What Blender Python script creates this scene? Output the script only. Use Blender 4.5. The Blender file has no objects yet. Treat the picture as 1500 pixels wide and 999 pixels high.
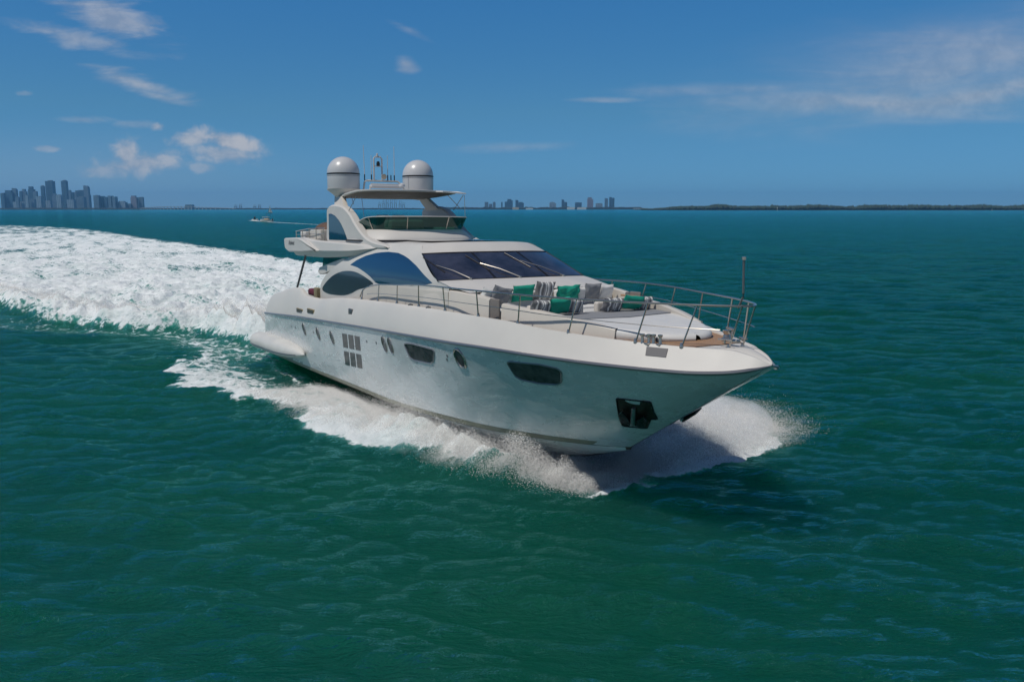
import bpy, math, random
import numpy as np
from mathutils import Matrix, Vector

random.seed(7)
rng = np.random.default_rng(11)
SC = bpy.context.scene
COL = SC.collection

# ------------------------------------------------------------------ camera
FPX, HCAM = 1220.0, 7.775                      # focal length in photo pixels (1500 wide), eye height
PITCH = math.atan((499.5 - 306.0) / FPX)
cam_d = bpy.data.cameras.new("camera")
cam = bpy.data.objects.new("camera", cam_d)
COL.objects.link(cam)
cam_d.sensor_width = 36.0
cam_d.lens = FPX / 1500.0 * 36.0
cam_d.clip_start = 0.1
cam_d.clip_end = 90000.0
cam.location = (0, 0, HCAM)
cam.rotation_euler = (math.pi / 2 - PITCH, 0, 0)
SC.camera = cam

# ------------------------------------------------------------------ light
SUN = Vector((-0.40, -0.27, 0.875)).normalized()
SUN_EL = math.asin(SUN.z)
sun_d = bpy.data.lights.new("sun", 'SUN')
sun_d.energy = 3.0
sun_d.angle = math.radians(0.55)
sun_d.color = (1.0, 0.94, 0.85)
sun = bpy.data.objects.new("sun", sun_d)
COL.objects.link(sun)
sun.rotation_euler = (-SUN).to_track_quat('-Z', 'Y').to_euler()
SC.view_settings.view_transform = 'Standard'
SC.view_settings.look = 'None'
SC.view_settings.exposure = 0.0
SC.view_settings.gamma = 1.0
SKY_STRENGTH = 0.06


def pix(u, v):
    """world direction of a photo pixel"""
    dx = (u - 750.0) / FPX
    dy = (v - 499.5) / FPX
    c, s = math.cos(PITCH), math.sin(PITCH)
    return Vector((dx, c - dy * s, -s - dy * c))


def at(u, v, Y):
    """world point seen at a photo pixel, Y metres ahead"""
    d = pix(u, v)
    return Vector((0, 0, HCAM)) + d * (Y / d.y)


# ------------------------------------------------------------------ node helpers
class NT:
    def __init__(self, tree):
        self.t = tree
        tree.nodes.clear()

    def n(self, typ, **kw):
        nd = self.t.nodes.new(typ)
        for k, v in kw.items():
            setattr(nd, k, v)
        return nd

    def put(self, sock, val):
        if isinstance(val, bpy.types.NodeSocket):
            self.t.links.new(val, sock)
        elif isinstance(val, (tuple, list)) and sock.type == 'RGBA' and len(val) == 3:
            sock.default_value = (*val, 1)
        else:
            sock.default_value = val

    def m(self, op, a, b=0.0, c=0.0, clamp=False):
        nd = self.n('ShaderNodeMath', operation=op, use_clamp=clamp)
        for i, x in enumerate((a, b, c)):
            self.put(nd.inputs[i], x)
        return nd.outputs[0]

    def ss(self, x, lo, hi, tlo=0.0, thi=1.0):
        nd = self.n('ShaderNodeMapRange', interpolation_type='SMOOTHSTEP')
        for i, v in enumerate((x, lo, hi, tlo, thi)):
            self.put(nd.inputs[i], v)
        return nd.outputs[0]

    def mix(self, f, a, b, blend='MIX'):
        nd = self.n('ShaderNodeMix', data_type='RGBA', blend_type=blend)
        self.put(nd.inputs[0], f)
        self.put(nd.inputs[6], a)
        self.put(nd.inputs[7], b)
        return nd.outputs[2]

    def noise(self, vec, scale, detail=4.0, rough=0.55, dist=0.0):
        nd = self.n('ShaderNodeTexNoise')
        self.put(nd.inputs['Vector'], vec)
        nd.inputs['Scale'].default_value = scale
        nd.inputs['Detail'].default_value = detail
        nd.inputs['Roughness'].default_value = rough
        nd.inputs['Distortion'].default_value = dist
        return nd.outputs['Fac']

    def mapping(self, vec, loc=(0, 0, 0), rot=(0, 0, 0), scale=(1, 1, 1)):
        nd = self.n('ShaderNodeMapping')
        self.put(nd.inputs[0], vec)
        nd.inputs[1].default_value = loc
        nd.inputs[2].default_value = rot
        nd.inputs[3].default_value = scale
        return nd.outputs[0]

    def bump(self, h, strength, dist, normal=None):
        nd = self.n('ShaderNodeBump')
        nd.inputs['Strength'].default_value = strength
        nd.inputs['Distance'].default_value = dist
        self.put(nd.inputs['Height'], h)
        if normal is not None:
            self.put(nd.inputs['Normal'], normal)
        return nd.outputs[0]


def material(name):
    m = bpy.data.materials.new(name)
    m.use_nodes = True
    nt = NT(m.node_tree)
    out = nt.n('ShaderNodeOutputMaterial')
    return m, nt, out


def principled(name, color, rough=0.4, metal=0.0, coat=0.0, ior=1.5, var=0.0, vscale=3.0, bump=0.0, bscale=40.0, spec=0.5):
    m, nt, out = material(name)
    p = nt.n('ShaderNodeBsdfPrincipled')
    tc = nt.n('ShaderNodeTexCoord').outputs['Object']
    if var > 0:
        f = nt.noise(tc, vscale, 5, 0.6)
        c = nt.mix(nt.ss(f, 0.3, 0.7), tuple(x * (1 - var) for x in color), tuple(min(1, x * (1 + var)) for x in color))
        nt.put(p.inputs['Base Color'], c)
        r = nt.ss(f, 0.3, 0.7, rough * 0.85, rough * 1.15)
        nt.put(p.inputs['Roughness'], r)
    else:
        nt.put(p.inputs['Base Color'], color)
        p.inputs['Roughness'].default_value = rough
    p.inputs['Metallic'].default_value = metal
    p.inputs['Coat Weight'].default_value = coat
    p.inputs['Coat Roughness'].default_value = 0.06
    p.inputs['IOR'].default_value = ior
    p.inputs['Specular IOR Level'].default_value = spec
    if bump > 0:
        nt.put(p.inputs['Normal'], nt.bump(nt.noise(tc, bscale, 3), 0.5, bump))
    nt.put(out.inputs[0], p.outputs[0])
    return m


# ------------------------------------------------------------------ sky and clouds
def build_world():
    w = bpy.data.worlds.new("World")
    SC.world = w
    w.use_nodes = True
    nt = NT(w.node_tree)
    out = nt.n('ShaderNodeOutputWorld')
    bg = nt.n('ShaderNodeBackground')
    sky = nt.n('ShaderNodeTexSky', sky_type='NISHITA')
    sky.sun_disc = False
    sky.sun_elevation = SUN_EL
    sky.sun_rotation = math.atan2(SUN.x, SUN.y)
    sky.altitude = 0.0
    sky.air_density = 0.6
    sky.dust_density = 0.0
    sky.ozone_density = 3.0
    d = nt.n('ShaderNodeTexCoord').outputs['Generated']
    sep = nt.n('ShaderNodeSeparateXYZ')
    nt.put(sep.inputs[0], d)
    dy = nt.m('MAXIMUM', sep.outputs[1], 0.02)
    tx = nt.m('DIVIDE', sep.outputs[0], dy)
    tz = nt.m('DIVIDE', sep.outputs[2], dy)
    comb = nt.n('ShaderNodeCombineXYZ')
    nt.put(comb.inputs[0], tx)
    nt.put(comb.inputs[1], tz)
    P = comb.outputs[0]
    front = nt.ss(sep.outputs[1], 0.05, 0.2)
    wisp = nt.noise(nt.mapping(P, rot=(0, 0, math.radians(14)), scale=(9, 44, 1)), 1.0, 7, 0.62, 0.6)
    wisp_r = nt.noise(nt.mapping(P, rot=(0, 0, math.radians(-9)), scale=(5, 26, 1)), 1.0, 7, 0.62, 0.5)
    puff = nt.noise(nt.mapping(P, scale=(34, 46, 1)), 1.0, 9, 0.62, 0.25)

    def blob(u, v, a, b, rot, noise, k, lo, hi, op):
        r = pix(u, v)
        cx, cz = r.x / r.y, r.z / r.y
        x = nt.m('SUBTRACT', tx, cx)
        z = nt.m('SUBTRACT', tz, cz)
        c, s = math.cos(rot), math.sin(rot)
        xr = nt.m('ADD', nt.m('MULTIPLY', x, c), nt.m('MULTIPLY', z, s))
        zr = nt.m('SUBTRACT', nt.m('MULTIPLY', z, c), nt.m('MULTIPLY', x, s))
        xr = nt.m('DIVIDE', xr, a / FPX)
        zr = nt.m('DIVIDE', zr, b / FPX)
        rr = nt.m('SQRT', nt.m('ADD', nt.m('MULTIPLY', xr, xr), nt.m('MULTIPLY', zr, zr)))
        e = nt.m('ADD', nt.m('SUBTRACT', 1.0, rr), nt.m('MULTIPLY', nt.m('SUBTRACT', noise, 0.5), k))
        return nt.m('MULTIPLY', nt.ss(e, lo, hi), op)

    R = math.radians
    specs = [
        # high wisps, left
        (160, 22, 130, 34, R(-20), wisp, 2.6, 0.1, 1.1, 0.50),
        (110, 56, 120, 18, R(-12), wisp, 2.4, 0.1, 1.1, 0.42),
        (200, 122, 105, 17, R(-17), wisp, 2.2, 0.0, 1.0, 0.55),
        (230, 140, 70, 10, R(-14), wisp, 2.0, 0.0, 1.0, 0.40),
        (600, 45, 60, 10, R(-25), wisp, 2.6, 0.2, 1.2, 0.22),
        (595, 94, 24, 15, R(-15), wisp, 1.6, 0.0, 0.9, 0.42),
        (125, 176, 60, 9, R(-2), wisp, 2.0, 0.1, 1.0, 0.30),
        (190, 182, 45, 8, R(0), wisp, 2.0, 0.1, 1.0, 0.22),
        (760, 215, 150, 12, R(2), wisp_r, 2.2, 0.1, 1.1, 0.24),
        # long cirrus sheet, right
        (1390, 100, 430, 70, R(10), wisp_r, 1.8, -.1, 1.5, 0.42),
        (1290, 152, 260, 30, R(-2), wisp_r, 1.6, -.1, 1.3, 0.50),
        (1430, 140, 230, 26, R(8), wisp_r, 1.5, -.1, 1.2, 0.56),
        (1120, 128, 240, 14, R(2), wisp_r, 2.2, 0.0, 1.3, 0.26),
        (880, 147, 70, 6, R(0), wisp_r, 2.0, 0.1, 1.0, 0.28),
        # low cumulus, left
        (186, 226, 20, 24, R(0), puff, 2.3, -0.35, 0.8, 0.72),
        (205, 240, 66, 16, R(6), puff, 2.5, -0.35, 0.8, 0.66),
        (150, 250, 36, 10, R(10), puff, 2.2, -0.2, 0.8, 0.46),
        (285, 203, 36, 11, R(4), puff, 2.4, -0.35, 0.8, 0.68),
        (338, 208, 48, 13, R(-14), puff, 2.2, -0.35, 0.7, 0.80),
        (330, 226, 58, 15, R(-4), puff, 2.3, -0.3, 0.8, 0.62),
        (295, 246, 26, 10, R(0), puff, 2.2, 0.1, 0.8, 0.40),
        (230, 186, 14, 7, R(0), puff, 2.0, -0.1, 0.9, 0.55),
        (70, 218, 26, 7, R(0), puff, 1.8, 0.1, 0.7, 0.35),
        (36, 137, 18, 5, R(0), puff, 1.8, 0.1, 0.8, 0.20),
    ]
    tot = None
    for sp in specs:
        b = blob(*sp)
        tot = b if tot is None else nt.m('MAXIMUM', tot, b)
    tot = nt.m('MULTIPLY', tot, front)
    shade = nt.ss(puff, 0.35, 0.65)
    ccol = nt.mix(shade, (6.0, 6.3, 7.2), (9.6, 9.2, 9.2))
    # other clouds all round, out of the photo's view, so that reflections are not empty
    other = nt.noise(nt.mapping(d, scale=(2.2, 2.2, 6.0)), 1.0, 6, 0.6, 0.3)
    back = nt.m('MULTIPLY', nt.ss(other, 0.58, 0.75), nt.m('MULTIPLY', nt.m('SUBTRACT', 1.0, front), 0.45))
    tot = nt.m('MAXIMUM', tot, back)
    # deep, slightly polarised blue of the photo: the sky model graded by height above the horizon
    ramp = nt.n('ShaderNodeValToRGB')
    els = ramp.color_ramp.elements
    els[0].position, els[0].color = 0.0, (0.38, 0.72, 1.12, 1)
    els[1].position, els[1].color = 1.0, (0.62, 1.05, 1.35, 1)
    for p_, c_ in ((0.035, (0.43, 0.84, 1.15, 1)), (0.11, (0.55, 1.08, 1.22, 1)), (0.23, (0.50, 1.35, 1.70, 1)), (0.45, (0.60, 1.25, 1.55, 1))):
        e_ = els.new(p_)
        e_.color = c_
    nt.put(ramp.inputs[0], nt.m('MAXIMUM', sep.outputs[2], 0.0))
    # the deep blue is strongest away from the sun; towards the sun and overhead the sky is paler
    toward = nt.ss(sep.outputs[1], -0.25, 0.45)
    grade = nt.mix(toward, (0.95, 1.02, 1.06), ramp.outputs[0])
    skyc = nt.mix(1.0, sky.outputs[0], grade, 'MULTIPLY')
    veil = nt.m('MAXIMUM', blob(60, 285, 620, 120, 0.0, 0.5, 0.0, 0.0, 1.0, 0.20), blob(1350, 95, 420, 110, R(10), wisp_r, .8, 0.0, 1.3, 0.24))
    skyc = nt.mix(nt.m('MULTIPLY', veil, front), skyc, (7.0, 7.2, 8.0))
    col = nt.mix(tot, skyc, ccol)
    nt.put(bg.inputs[0], col)
    bg.inputs[1].default_value = SKY_STRENGTH
    nt.put(out.inputs[0], bg.outputs[0])


build_world()

# ------------------------------------------------------------------ materials
M = {}
M['gelcoat'] = principled("white_gelcoat", (0.575, 0.56, 0.535), 0.45, coat=0.0, spec=0.35, var=0.025, vscale=0.8)
M['cream'] = principled("cream_gelcoat", (0.56, 0.525, 0.475), 0.4, var=0.03, vscale=0.8)
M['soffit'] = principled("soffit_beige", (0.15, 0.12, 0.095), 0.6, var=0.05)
M['antifoul'] = principled("antifouling_paint", (0.045, 0.035, 0.028), 0.55, var=0.35, vscale=2.0)
M['boot'] = principled("boot_stripe", (0.20, 0.20, 0.15), 0.4, var=0.2, vscale=2.0)
M['rub'] = principled("rub_rail_steel", (0.28, 0.28, 0.29), 0.28, metal=0.7)
M['steel'] = principled("polished_steel", (0.52, 0.48, 0.43), 0.24, metal=0.9)
M['greysteel'] = principled("painted_pole", (0.16, 0.16, 0.16), 0.35, metal=0.6)
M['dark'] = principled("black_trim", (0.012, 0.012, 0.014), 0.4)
M['rubber'] = principled("anchor_iron", (0.03, 0.035, 0.04), 0.3, metal=0.7, var=0.5, vscale=9)
M['tinted'] = principled("blue_tinted_glass", (0.004, 0.016, 0.045), 0.03, ior=2.0, coat=0.6)
M['screen'] = principled("windscreen_glass", (0.030, 0.031, 0.046), 0.06, ior=1.75, coat=0.3, var=0.6, vscale=1.1)
M['lowglass'] = principled("saloon_glass", (0.035, 0.042, 0.055), 0.08, ior=1.7)
M['hullglass'] = principled("hull_window_glass", (0.055, 0.052, 0.053), 0.14, ior=1.5, var=0.5, vscale=3.5)
M['dome'] = principled("radome_grey_white", (0.53, 0.54, 0.56), 0.32, coat=0.2)
M['vinyl'] = principled("white_vinyl", (0.62, 0.62, 0.61), 0.5, var=0.02, bump=0.002, bscale=6)
M['greyfab'] = principled("grey_canvas", (0.22, 0.23, 0.25), 0.9, var=0.08, vscale=20, bump=0.003, bscale=120)
M['whitefab'] = principled("white_canvas", (0.68, 0.68, 0.67), 0.85, var=0.04, vscale=10, bump=0.004, bscale=60)
M['greenfab'] = principled("teal_green_canvas", (0.003, 0.29, 0.20), 0.8, var=0.1, vscale=12, bump=0.004, bscale=80)
M['maroon'] = principled("maroon_cushion", (0.10, 0.012, 0.03), 0.8, var=0.1)
M['tan'] = principled("tan_panel", (0.22, 0.18, 0.10), 0.6, var=0.2, vscale=8)
M['taupe'] = principled("taupe_panel", (0.20, 0.175, 0.16), 0.5, var=0.05)
M['browncover'] = principled("brown_cover", (0.11, 0.065, 0.045), 0.85, var=0.45, vscale=3, bump=0.02, bscale=5)
M['ink'] = principled("grey_lettering", (0.10, 0.10, 0.11), 0.5)
M['sponson'] = principled("platform_white", (0.58, 0.57, 0.54), 0.42, var=0.05, vscale=1.5)
M['pocket'] = principled("pocket_plate", (0.035, 0.03, 0.022), 0.45, metal=0.3, var=0.4, vscale=4)
M['steel2'] = principled("galvanised_steel", (0.30, 0.31, 0.32), 0.35, metal=0.8, var=0.3, vscale=8)
M['vent'] = principled("grey_vent", (0.10, 0.10, 0.11), 0.6)
M['sandy2'] = principled("warm_cabin_side", (0.55, 0.36, 0.22), 0.5)
M['pane'] = principled("dark_pane", (0.022, 0.022, 0.024), 0.12, var=0.4, vscale=4)
M['rope'] = principled("rope", (0.05, 0.05, 0.055), 0.9)


def mat_hull():
    m, nt, out = material("silver_hull_paint")
    p = nt.n('ShaderNodeBsdfPrincipled')
    tc = nt.n('ShaderNodeTexCoord').outputs['Object']
    f = nt.noise(nt.mapping(tc, rot=(0, .6, 0), scale=(0.5, 0.5, 1.2)), 1.2, 6, 0.62, 0.6)
    c = nt.mix(nt.ss(f, 0.3, 0.7), (0.62, 0.645, 0.66), (0.74, 0.76, 0.77))
    nt.put(p.inputs['Base Color'], c)
    p.inputs['Metallic'].default_value = 0.30
    nt.put(p.inputs['Roughness'], nt.ss(f, 0.3, 0.7, 0.20, 0.34))
    p.inputs['Coat Weight'].default_value = 0.35
    p.inputs['Coat Roughness'].default_value = 0.05
    w_ = nt.noise(nt.mapping(tc, rot=(0, .5, 0), scale=(0.9, 1, 1.9)), 1.0, 4, 0.55, 0.8)
    nt.put(p.inputs['Normal'], nt.bump(w_, 0.5, 0.06))
    nt.put(out.inputs[0], p.outputs[0])
    return m


def mat_stripe():
    m, nt, out = material("striped_canvas")
    p = nt.n('ShaderNodeBsdfPrincipled')
    tc = nt.n('ShaderNodeTexCoord').outputs['Object']
    sep = nt.n('ShaderNodeSeparateXYZ')
    nt.put(sep.inputs[0], tc)
    x = sep.outputs[0]
    ramp = nt.n('ShaderNodeValToRGB')
    ramp.color_ramp.interpolation = 'CONSTANT'
    els = ramp.color_ramp.elements
    g, wt, md = (0.17, 0.17, 0.18, 1), (0.72, 0.72, 0.70, 1), (0.33, 0.33, 0.34, 1)
    seq = [(0.0, g), (0.16, wt), (0.24, g), (0.36, md), (0.44, wt), (0.5, g), (0.54, wt), (0.62, md), (0.7, g), (0.80, wt), (0.88, g)]
    els[0].position, els[0].color = seq[0]
    els[1].position, els[1].color = seq[1]
    for pos, c in seq[2:]:
        e = els.new(pos)
        e.color = c
    nt.put(ramp.inputs[0], nt.m('ADD', nt.m('DIVIDE', x, 0.62), 0.5))
    nt.put(p.inputs['Base Color'], ramp.outputs[0])
    p.inputs['Roughness'].default_value = 0.9
    nt.put(p.inputs['Normal'], nt.bump(nt.noise(tc, 90, 2), 0.5, 0.003))
    nt.put(out.inputs[0], p.outputs[0])
    return m


def mat_teak():
    m, nt, out = material("teak_planks")
    p = nt.n('ShaderNodeBsdfPrincipled')
    tc = nt.n('ShaderNodeTexCoord').outputs['Object']
    sep = nt.n('ShaderNodeSeparateXYZ')
    nt.put(sep.inputs[0], tc)
    fr = nt.m('FRACT', nt.m('MULTIPLY', sep.outputs[1], 14.0))
    seam = nt.ss(nt.m('ABSOLUTE', nt.m('SUBTRACT', fr, 0.5)), 0.42, 0.47)
    g = nt.noise(nt.mapping(tc, scale=(1.5, 30, 1)), 2.0, 4)
    c = nt.mix(nt.ss(g, 0.3, 0.7), (0.30, 0.17, 0.09), (0.42, 0.26, 0.15))
    c = nt.mix(nt.m('MULTIPLY', seam, 0.7), c, (0.05, 0.035, 0.03))
    nt.put(p.inputs['Base Color'], c)
    p.inputs['Roughness'].default_value = 0.6
    nt.put(out.inputs[0], p.outputs[0])
    return m


def mat_greenglass():
    m, nt, out = material("green_tinted_acrylic")
    tr = nt.n('ShaderNodeBsdfTransparent')
    nt.put(tr.inputs[0], (0.05, 0.17, 0.14))
    gl = nt.n('ShaderNodeBsdfGlossy')
    gl.inputs['Roughness'].default_value = 0.04
    nt.put(gl.inputs[0], (0.75, 0.9, 0.85))
    di = nt.n('ShaderNodeBsdfDiffuse')
    nt.put(di.inputs[0], (0.012, 0.07, 0.06))
    a = nt.n('ShaderNodeMixShader')
    a.inputs[0].default_value = 0.45
    nt.put(a.inputs[1], tr.outputs[0])
    nt.put(a.inputs[2], di.outputs[0])
    fr = nt.n('ShaderNodeFresnel')
    fr.inputs[0].default_value = 1.5
    b = nt.n('ShaderNodeMixShader')
    nt.put(b.inputs[0], fr.outputs[0])
    nt.put(b.inputs[1], a.outputs[0])
    nt.put(b.inputs[2], gl.outputs[0])
    nt.put(out.inputs[0], b.outputs[0])
    return m


M['hull'] = mat_hull()
M['stripe'] = mat_stripe()
M['teak'] = mat_teak()
M['greenglass'] = mat_greenglass()


# ------------------------------------------------------------------ object helpers
def tag(o, label=None, cat=None, group=None, kind=None):
    if label:
        o['label'] = label
    if cat:
        o['category'] = cat
    if group:
        o['group'] = group
    if kind:
        o['kind'] = kind
    return o


def empty(name, loc=(0, 0, 0), label=None, cat=None, group=None):
    o = bpy.data.objects.new(name, None)
    o.empty_display_size = 0.5
    COL.objects.link(o)
    o.location = loc
    return tag(o, label, cat, group)


def mesh_obj(name, V, F, mat, parent=None, smooth=True, angle=35):
    me = bpy.data.meshes.new(name)
    me.from_pydata([tuple(map(float, v)) for v in V], [], [tuple(int(i) for i in f) for f in F])
    me.validate()
    if mat is not None:
        me.materials.append(mat)
    if smooth:
        me.polygons.foreach_set('use_smooth', [True] * len(me.polygons))
        try:
            me.set_sharp_from_angle(angle=math.radians(angle))
        except Exception:
            pass
    me.update()
    o = bpy.data.objects.new(name, me)
    COL.objects.link(o)
    if parent is not None:
        o.parent = parent
    return o


class MB:
    """collects shapes, then makes one mesh object"""

    def __init__(self):
        self.V = []
        self.F = []

    def add(self, V, F):
        b = len(self.V)
        self.V.extend([tuple(v) for v in V])
        self.F.extend([tuple(b + i for i in f) for f in F])
        return self

    def grid(self, P, cu=False, cv=False, flip=False):
        P = np.asarray(P, float)
        n, m = P.shape[:2]
        F = []
        for i in range(n if cu else n - 1):
            for j in range(m if cv else m - 1):
                a, b = i * m + j, i * m + (j + 1) % m
                c, d = ((i + 1) % n) * m + (j + 1) % m, ((i + 1) % n) * m + j
                F.append((a, d, c, b) if flip else (a, b, c, d))
        return self.add(P.reshape(-1, 3), F)

    def box(self, c, s, R=None):
        V = []
        for sx in (-.5, .5):
            for sy in (-.5, .5):
                for sz in (-.5, .5):
                    v = Vector((sx * s[0], sy * s[1], sz * s[2]))
                    if R is not None:
                        v = R @ v
                    V.append((c[0] + v.x, c[1] + v.y, c[2] + v.z))
        return self.add(V, [(0, 1, 3, 2), (4, 6, 7, 5), (0, 4, 5, 1), (2, 3, 7, 6), (0, 2, 6, 4), (1, 5, 7, 3)])

    def rbox(self, c, s, r=0.03, R=None):
        """box with rounded vertical and horizontal edges (chamfered super-box)"""
        n = 4
        pts = []
        hx, hy, hz = [x / 2 for x in s]
        r = min(r, hx * .9, hy * .9, hz * .9)
        ring = []
        for q, (sx, sy) in enumerate(((1, 1), (-1, 1), (-1, -1), (1, -1))):
            for k in range(n + 1):
                a = math.pi / 2 * q + math.pi / 2 * k / n
                ring.append((sx * (hx - r), sy * (hy - r), math.cos(a), math.sin(a)))
        rows = []
        prof = [(0.0, -hz)] + [(math.sin(math.pi / 2 * k / n), -hz + r - r * math.cos(math.pi / 2 * k / n)) for k in range(n + 1)]
        prof += [(math.cos(math.pi / 2 * k / n), hz - r + r * math.sin(math.pi / 2 * k / n)) for k in range(n + 1)]
        for w, z in prof[1:]:
            rows.append([(x + r * w * ca, y + r * w * sa, z) for x, y, ca, sa in ring])
        V = [p for row in rows for p in row]
        m = len(ring)
        F = []
        for i in range(len(rows) - 1):
            for j in range(m):
                F.append((i * m + j, i * m + (j + 1) % m, (i + 1) * m + (j + 1) % m, (i + 1) * m + j))
        F.append(tuple(reversed(range(m))))
        F.append(tuple(range((len(rows) - 1) * m, len(rows) * m)))
        out = []
        for v in V:
            v = Vector(v)
            if R is not None:
                v = R @ v
            out.append((c[0] + v.x, c[1] + v.y, c[2] + v.z))
        return self.add(out, F)

    def tube(self, path, r, n=8, cap=True):
        path = [Vector(p) for p in path]
        rs = r if isinstance(r, (list, tuple)) else [r] * len(path)
        rows = []
        up = Vector((0, 0, 1))
        for i, p in enumerate(path):
            t = (path[min(i + 1, len(path) - 1)] - path[max(i - 1, 0)]).normalized()
            ref = up if abs(t.z) < 0.95 else Vector((1, 0, 0))
            a = t.cross(ref).normalized()
            b = t.cross(a).normalized()
            rows.append([p + (a * math.cos(2 * math.pi * k / n) + b * math.sin(2 * math.pi * k / n)) * rs[i] for k in range(n)])
        V = [tuple(v) for row in rows for v in row]
        F = []
        for i in range(len(rows) - 1):
            for j in range(n):
                F.append((i * n + j, i * n + (j + 1) % n, (i + 1) * n + (j + 1) % n, (i + 1) * n + j))
        if cap:
            F.append(tuple(reversed(range(n))))
            F.append(tuple(range((len(rows) - 1) * n, len(rows) * n)))
        return self.add(V, F)

    def lathe(self, prof, c=(0, 0, 0), n=32, axis='z'):
        V, F = [], []
        for (r, z) in prof:
            for k in range(n):
                a = 2 * math.pi * k / n
                p = (r * math.cos(a), r * math.sin(a), z)
                if axis == 'x':
                    p = (z, p[0], p[1])
                if axis == 'y':
                    p = (p[0], z, p[1])
                V.append((c[0] + p[0], c[1] + p[1], c[2] + p[2]))
        for i in range(len(prof) - 1):
            for j in range(n):
                F.append((i * n + j, i * n + (j + 1) % n, (i + 1) * n + (j + 1) % n, (i + 1) * n + j))
        F.append(tuple(reversed(range(n))))
        F.append(tuple(range((len(prof) - 1) * n, len(prof) * n)))
        return self.add(V, F)

    def prism(self, poly, y0, y1, bev=0.0):
        """outline in (x, z), thickness along y, edges eased by bev"""
        n = len(poly)
        P = np.array(poly, float)
        cen = P.mean(0)
        rows = []
        if bev > 0:
            A = inset(P, bev)
            rows = [(A, y0), (P, y0 + math.copysign(bev, y1 - y0)), (P, y1 - math.copysign(bev, y1 - y0)), (A, y1)]
        else:
            rows = [(P, y0), (P, y1)]
        V, F = [], []
        for Q, y in rows:
            V += [(q[0], y, q[1]) for q in Q]
        for i in range(len(rows) - 1):
            for j in range(n):
                F.append((i * n + j, i * n + (j + 1) % n, (i + 1) * n + (j + 1) % n, (i + 1) * n + j))
        F.append(tuple(range(n)))
        F.append(tuple(range((len(rows) - 1) * n, len(rows) * n)))
        return self.add(V, F)

    def build(self, name, mat, parent=None, smooth=True, angle=35):
        o = mesh_obj(name, self.V, self.F, mat, parent, smooth, angle)
        fix_normals(o)
        return o


def fix_normals(o):
    import bmesh
    bm = bmesh.new()
    bm.from_mesh(o.data)
    bmesh.ops.recalc_face_normals(bm, faces=bm.faces)
    bm.to_mesh(o.data)
    bm.free()


def inset(P, d):
    n = len(P)
    out = []
    area = 0.5 * sum(P[i][0] * P[(i + 1) % n][1] - P[(i + 1) % n][0] * P[i][1] for i in range(n))
    sg = 1 if area > 0 else -1
    for i in range(n):
        a = P[i] - P[i - 1]
        b = P[(i + 1) % n] - P[i]
        na = np.array([-a[1], a[0]]) / (np.hypot(*a) + 1e-9) * sg
        nb = np.array([-b[1], b[0]]) / (np.hypot(*b) + 1e-9) * sg
        m = na + nb
        m = m / (np.dot(m, m) + 1e-6) * 2
        if np.hypot(*m) > 2:
            m = m / np.hypot(*m) * 2
        out.append(P[i] + m * d)
    return np.array(out)


def pchip(xs, ys):
    xs = np.array(xs, float)
    ys = np.array(ys, float)
    h = np.diff(xs)
    dl = np.diff(ys) / h
    m = np.zeros(len(xs))
    for i in range(1, len(xs) - 1):
        if dl[i - 1] * dl[i] > 0:
            w1, w2 = 2 * h[i] + h[i - 1], h[i] + 2 * h[i - 1]
            m[i] = (w1 + w2) / (w1 / dl[i - 1] + w2 / dl[i])
    m[0], m[-1] = dl[0], dl[-1]

    def f(x):
        x = np.clip(np.asarray(x, float), xs[0], xs[-1])
        i = np.clip(np.searchsorted(xs, x, side='right') - 1, 0, len(xs) - 2)
        t = (x - xs[i]) / h[i]
        return ((2 * t ** 3 - 3 * t ** 2 + 1) * ys[i] + (t ** 3 - 2 * t ** 2 + t) * h[i] * m[i]
                + (-2 * t ** 3 + 3 * t ** 2) * ys[i + 1] + (t ** 3 - t ** 2) * h[i] * m[i + 1])
    return f


def spline(pts, n, closed=False):
    P = np.array(pts, float)
    N = len(P)
    out = []
    segs = N if closed else N - 1
    for k in range(n):
        g = k * segs / (n if closed else n - 1)
        i = min(int(g), segs - 1)
        t = g - i
        if closed:
            a, b, c, d = P[(i - 1) % N], P[i % N], P[(i + 1) % N], P[(i + 2) % N]
        else:
            a, b, c, d = P[max(i - 1, 0)], P[i], P[i + 1], P[min(i + 2, N - 1)]
        out.append(0.5 * (2 * b + (c - a) * t + (2 * a - 5 * b + 4 * c - d) * t * t + (3 * b - a - 3 * c + d) * t ** 3))
    return np.array(out)


# ================================================================== THE YACHT
def boat_matrix():
    th, trim, heel = math.radians(59.146), math.radians(1.076), math.radians(-0.636)
    f = np.array([math.cos(th), -math.sin(th), 0])
    p = np.array([math.sin(th), math.cos(th), 0])
    u = np.array([0, 0, 1.0])
    f2 = f * math.cos(trim) + u * math.sin(trim)
    u2 = -f * math.sin(trim) + u * math.cos(trim)
    p3 = p * math.cos(heel) + u2 * math.sin(heel)
    u3 = -p * math.sin(heel) + u2 * math.cos(heel)
    m = Matrix.Identity(4)
    for i in range(3):
        m[i][0], m[i][1], m[i][2] = f2[i], p3[i], u3[i]
    m[0][3], m[1][3] = -10.393, 44.821
    return m


BM = boat_matrix()
yacht = empty("motor_yacht", label="large white and silver motor yacht speeding across the bay, filling the middle of the photo", cat="yacht")
yacht.matrix_world = BM

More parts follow.
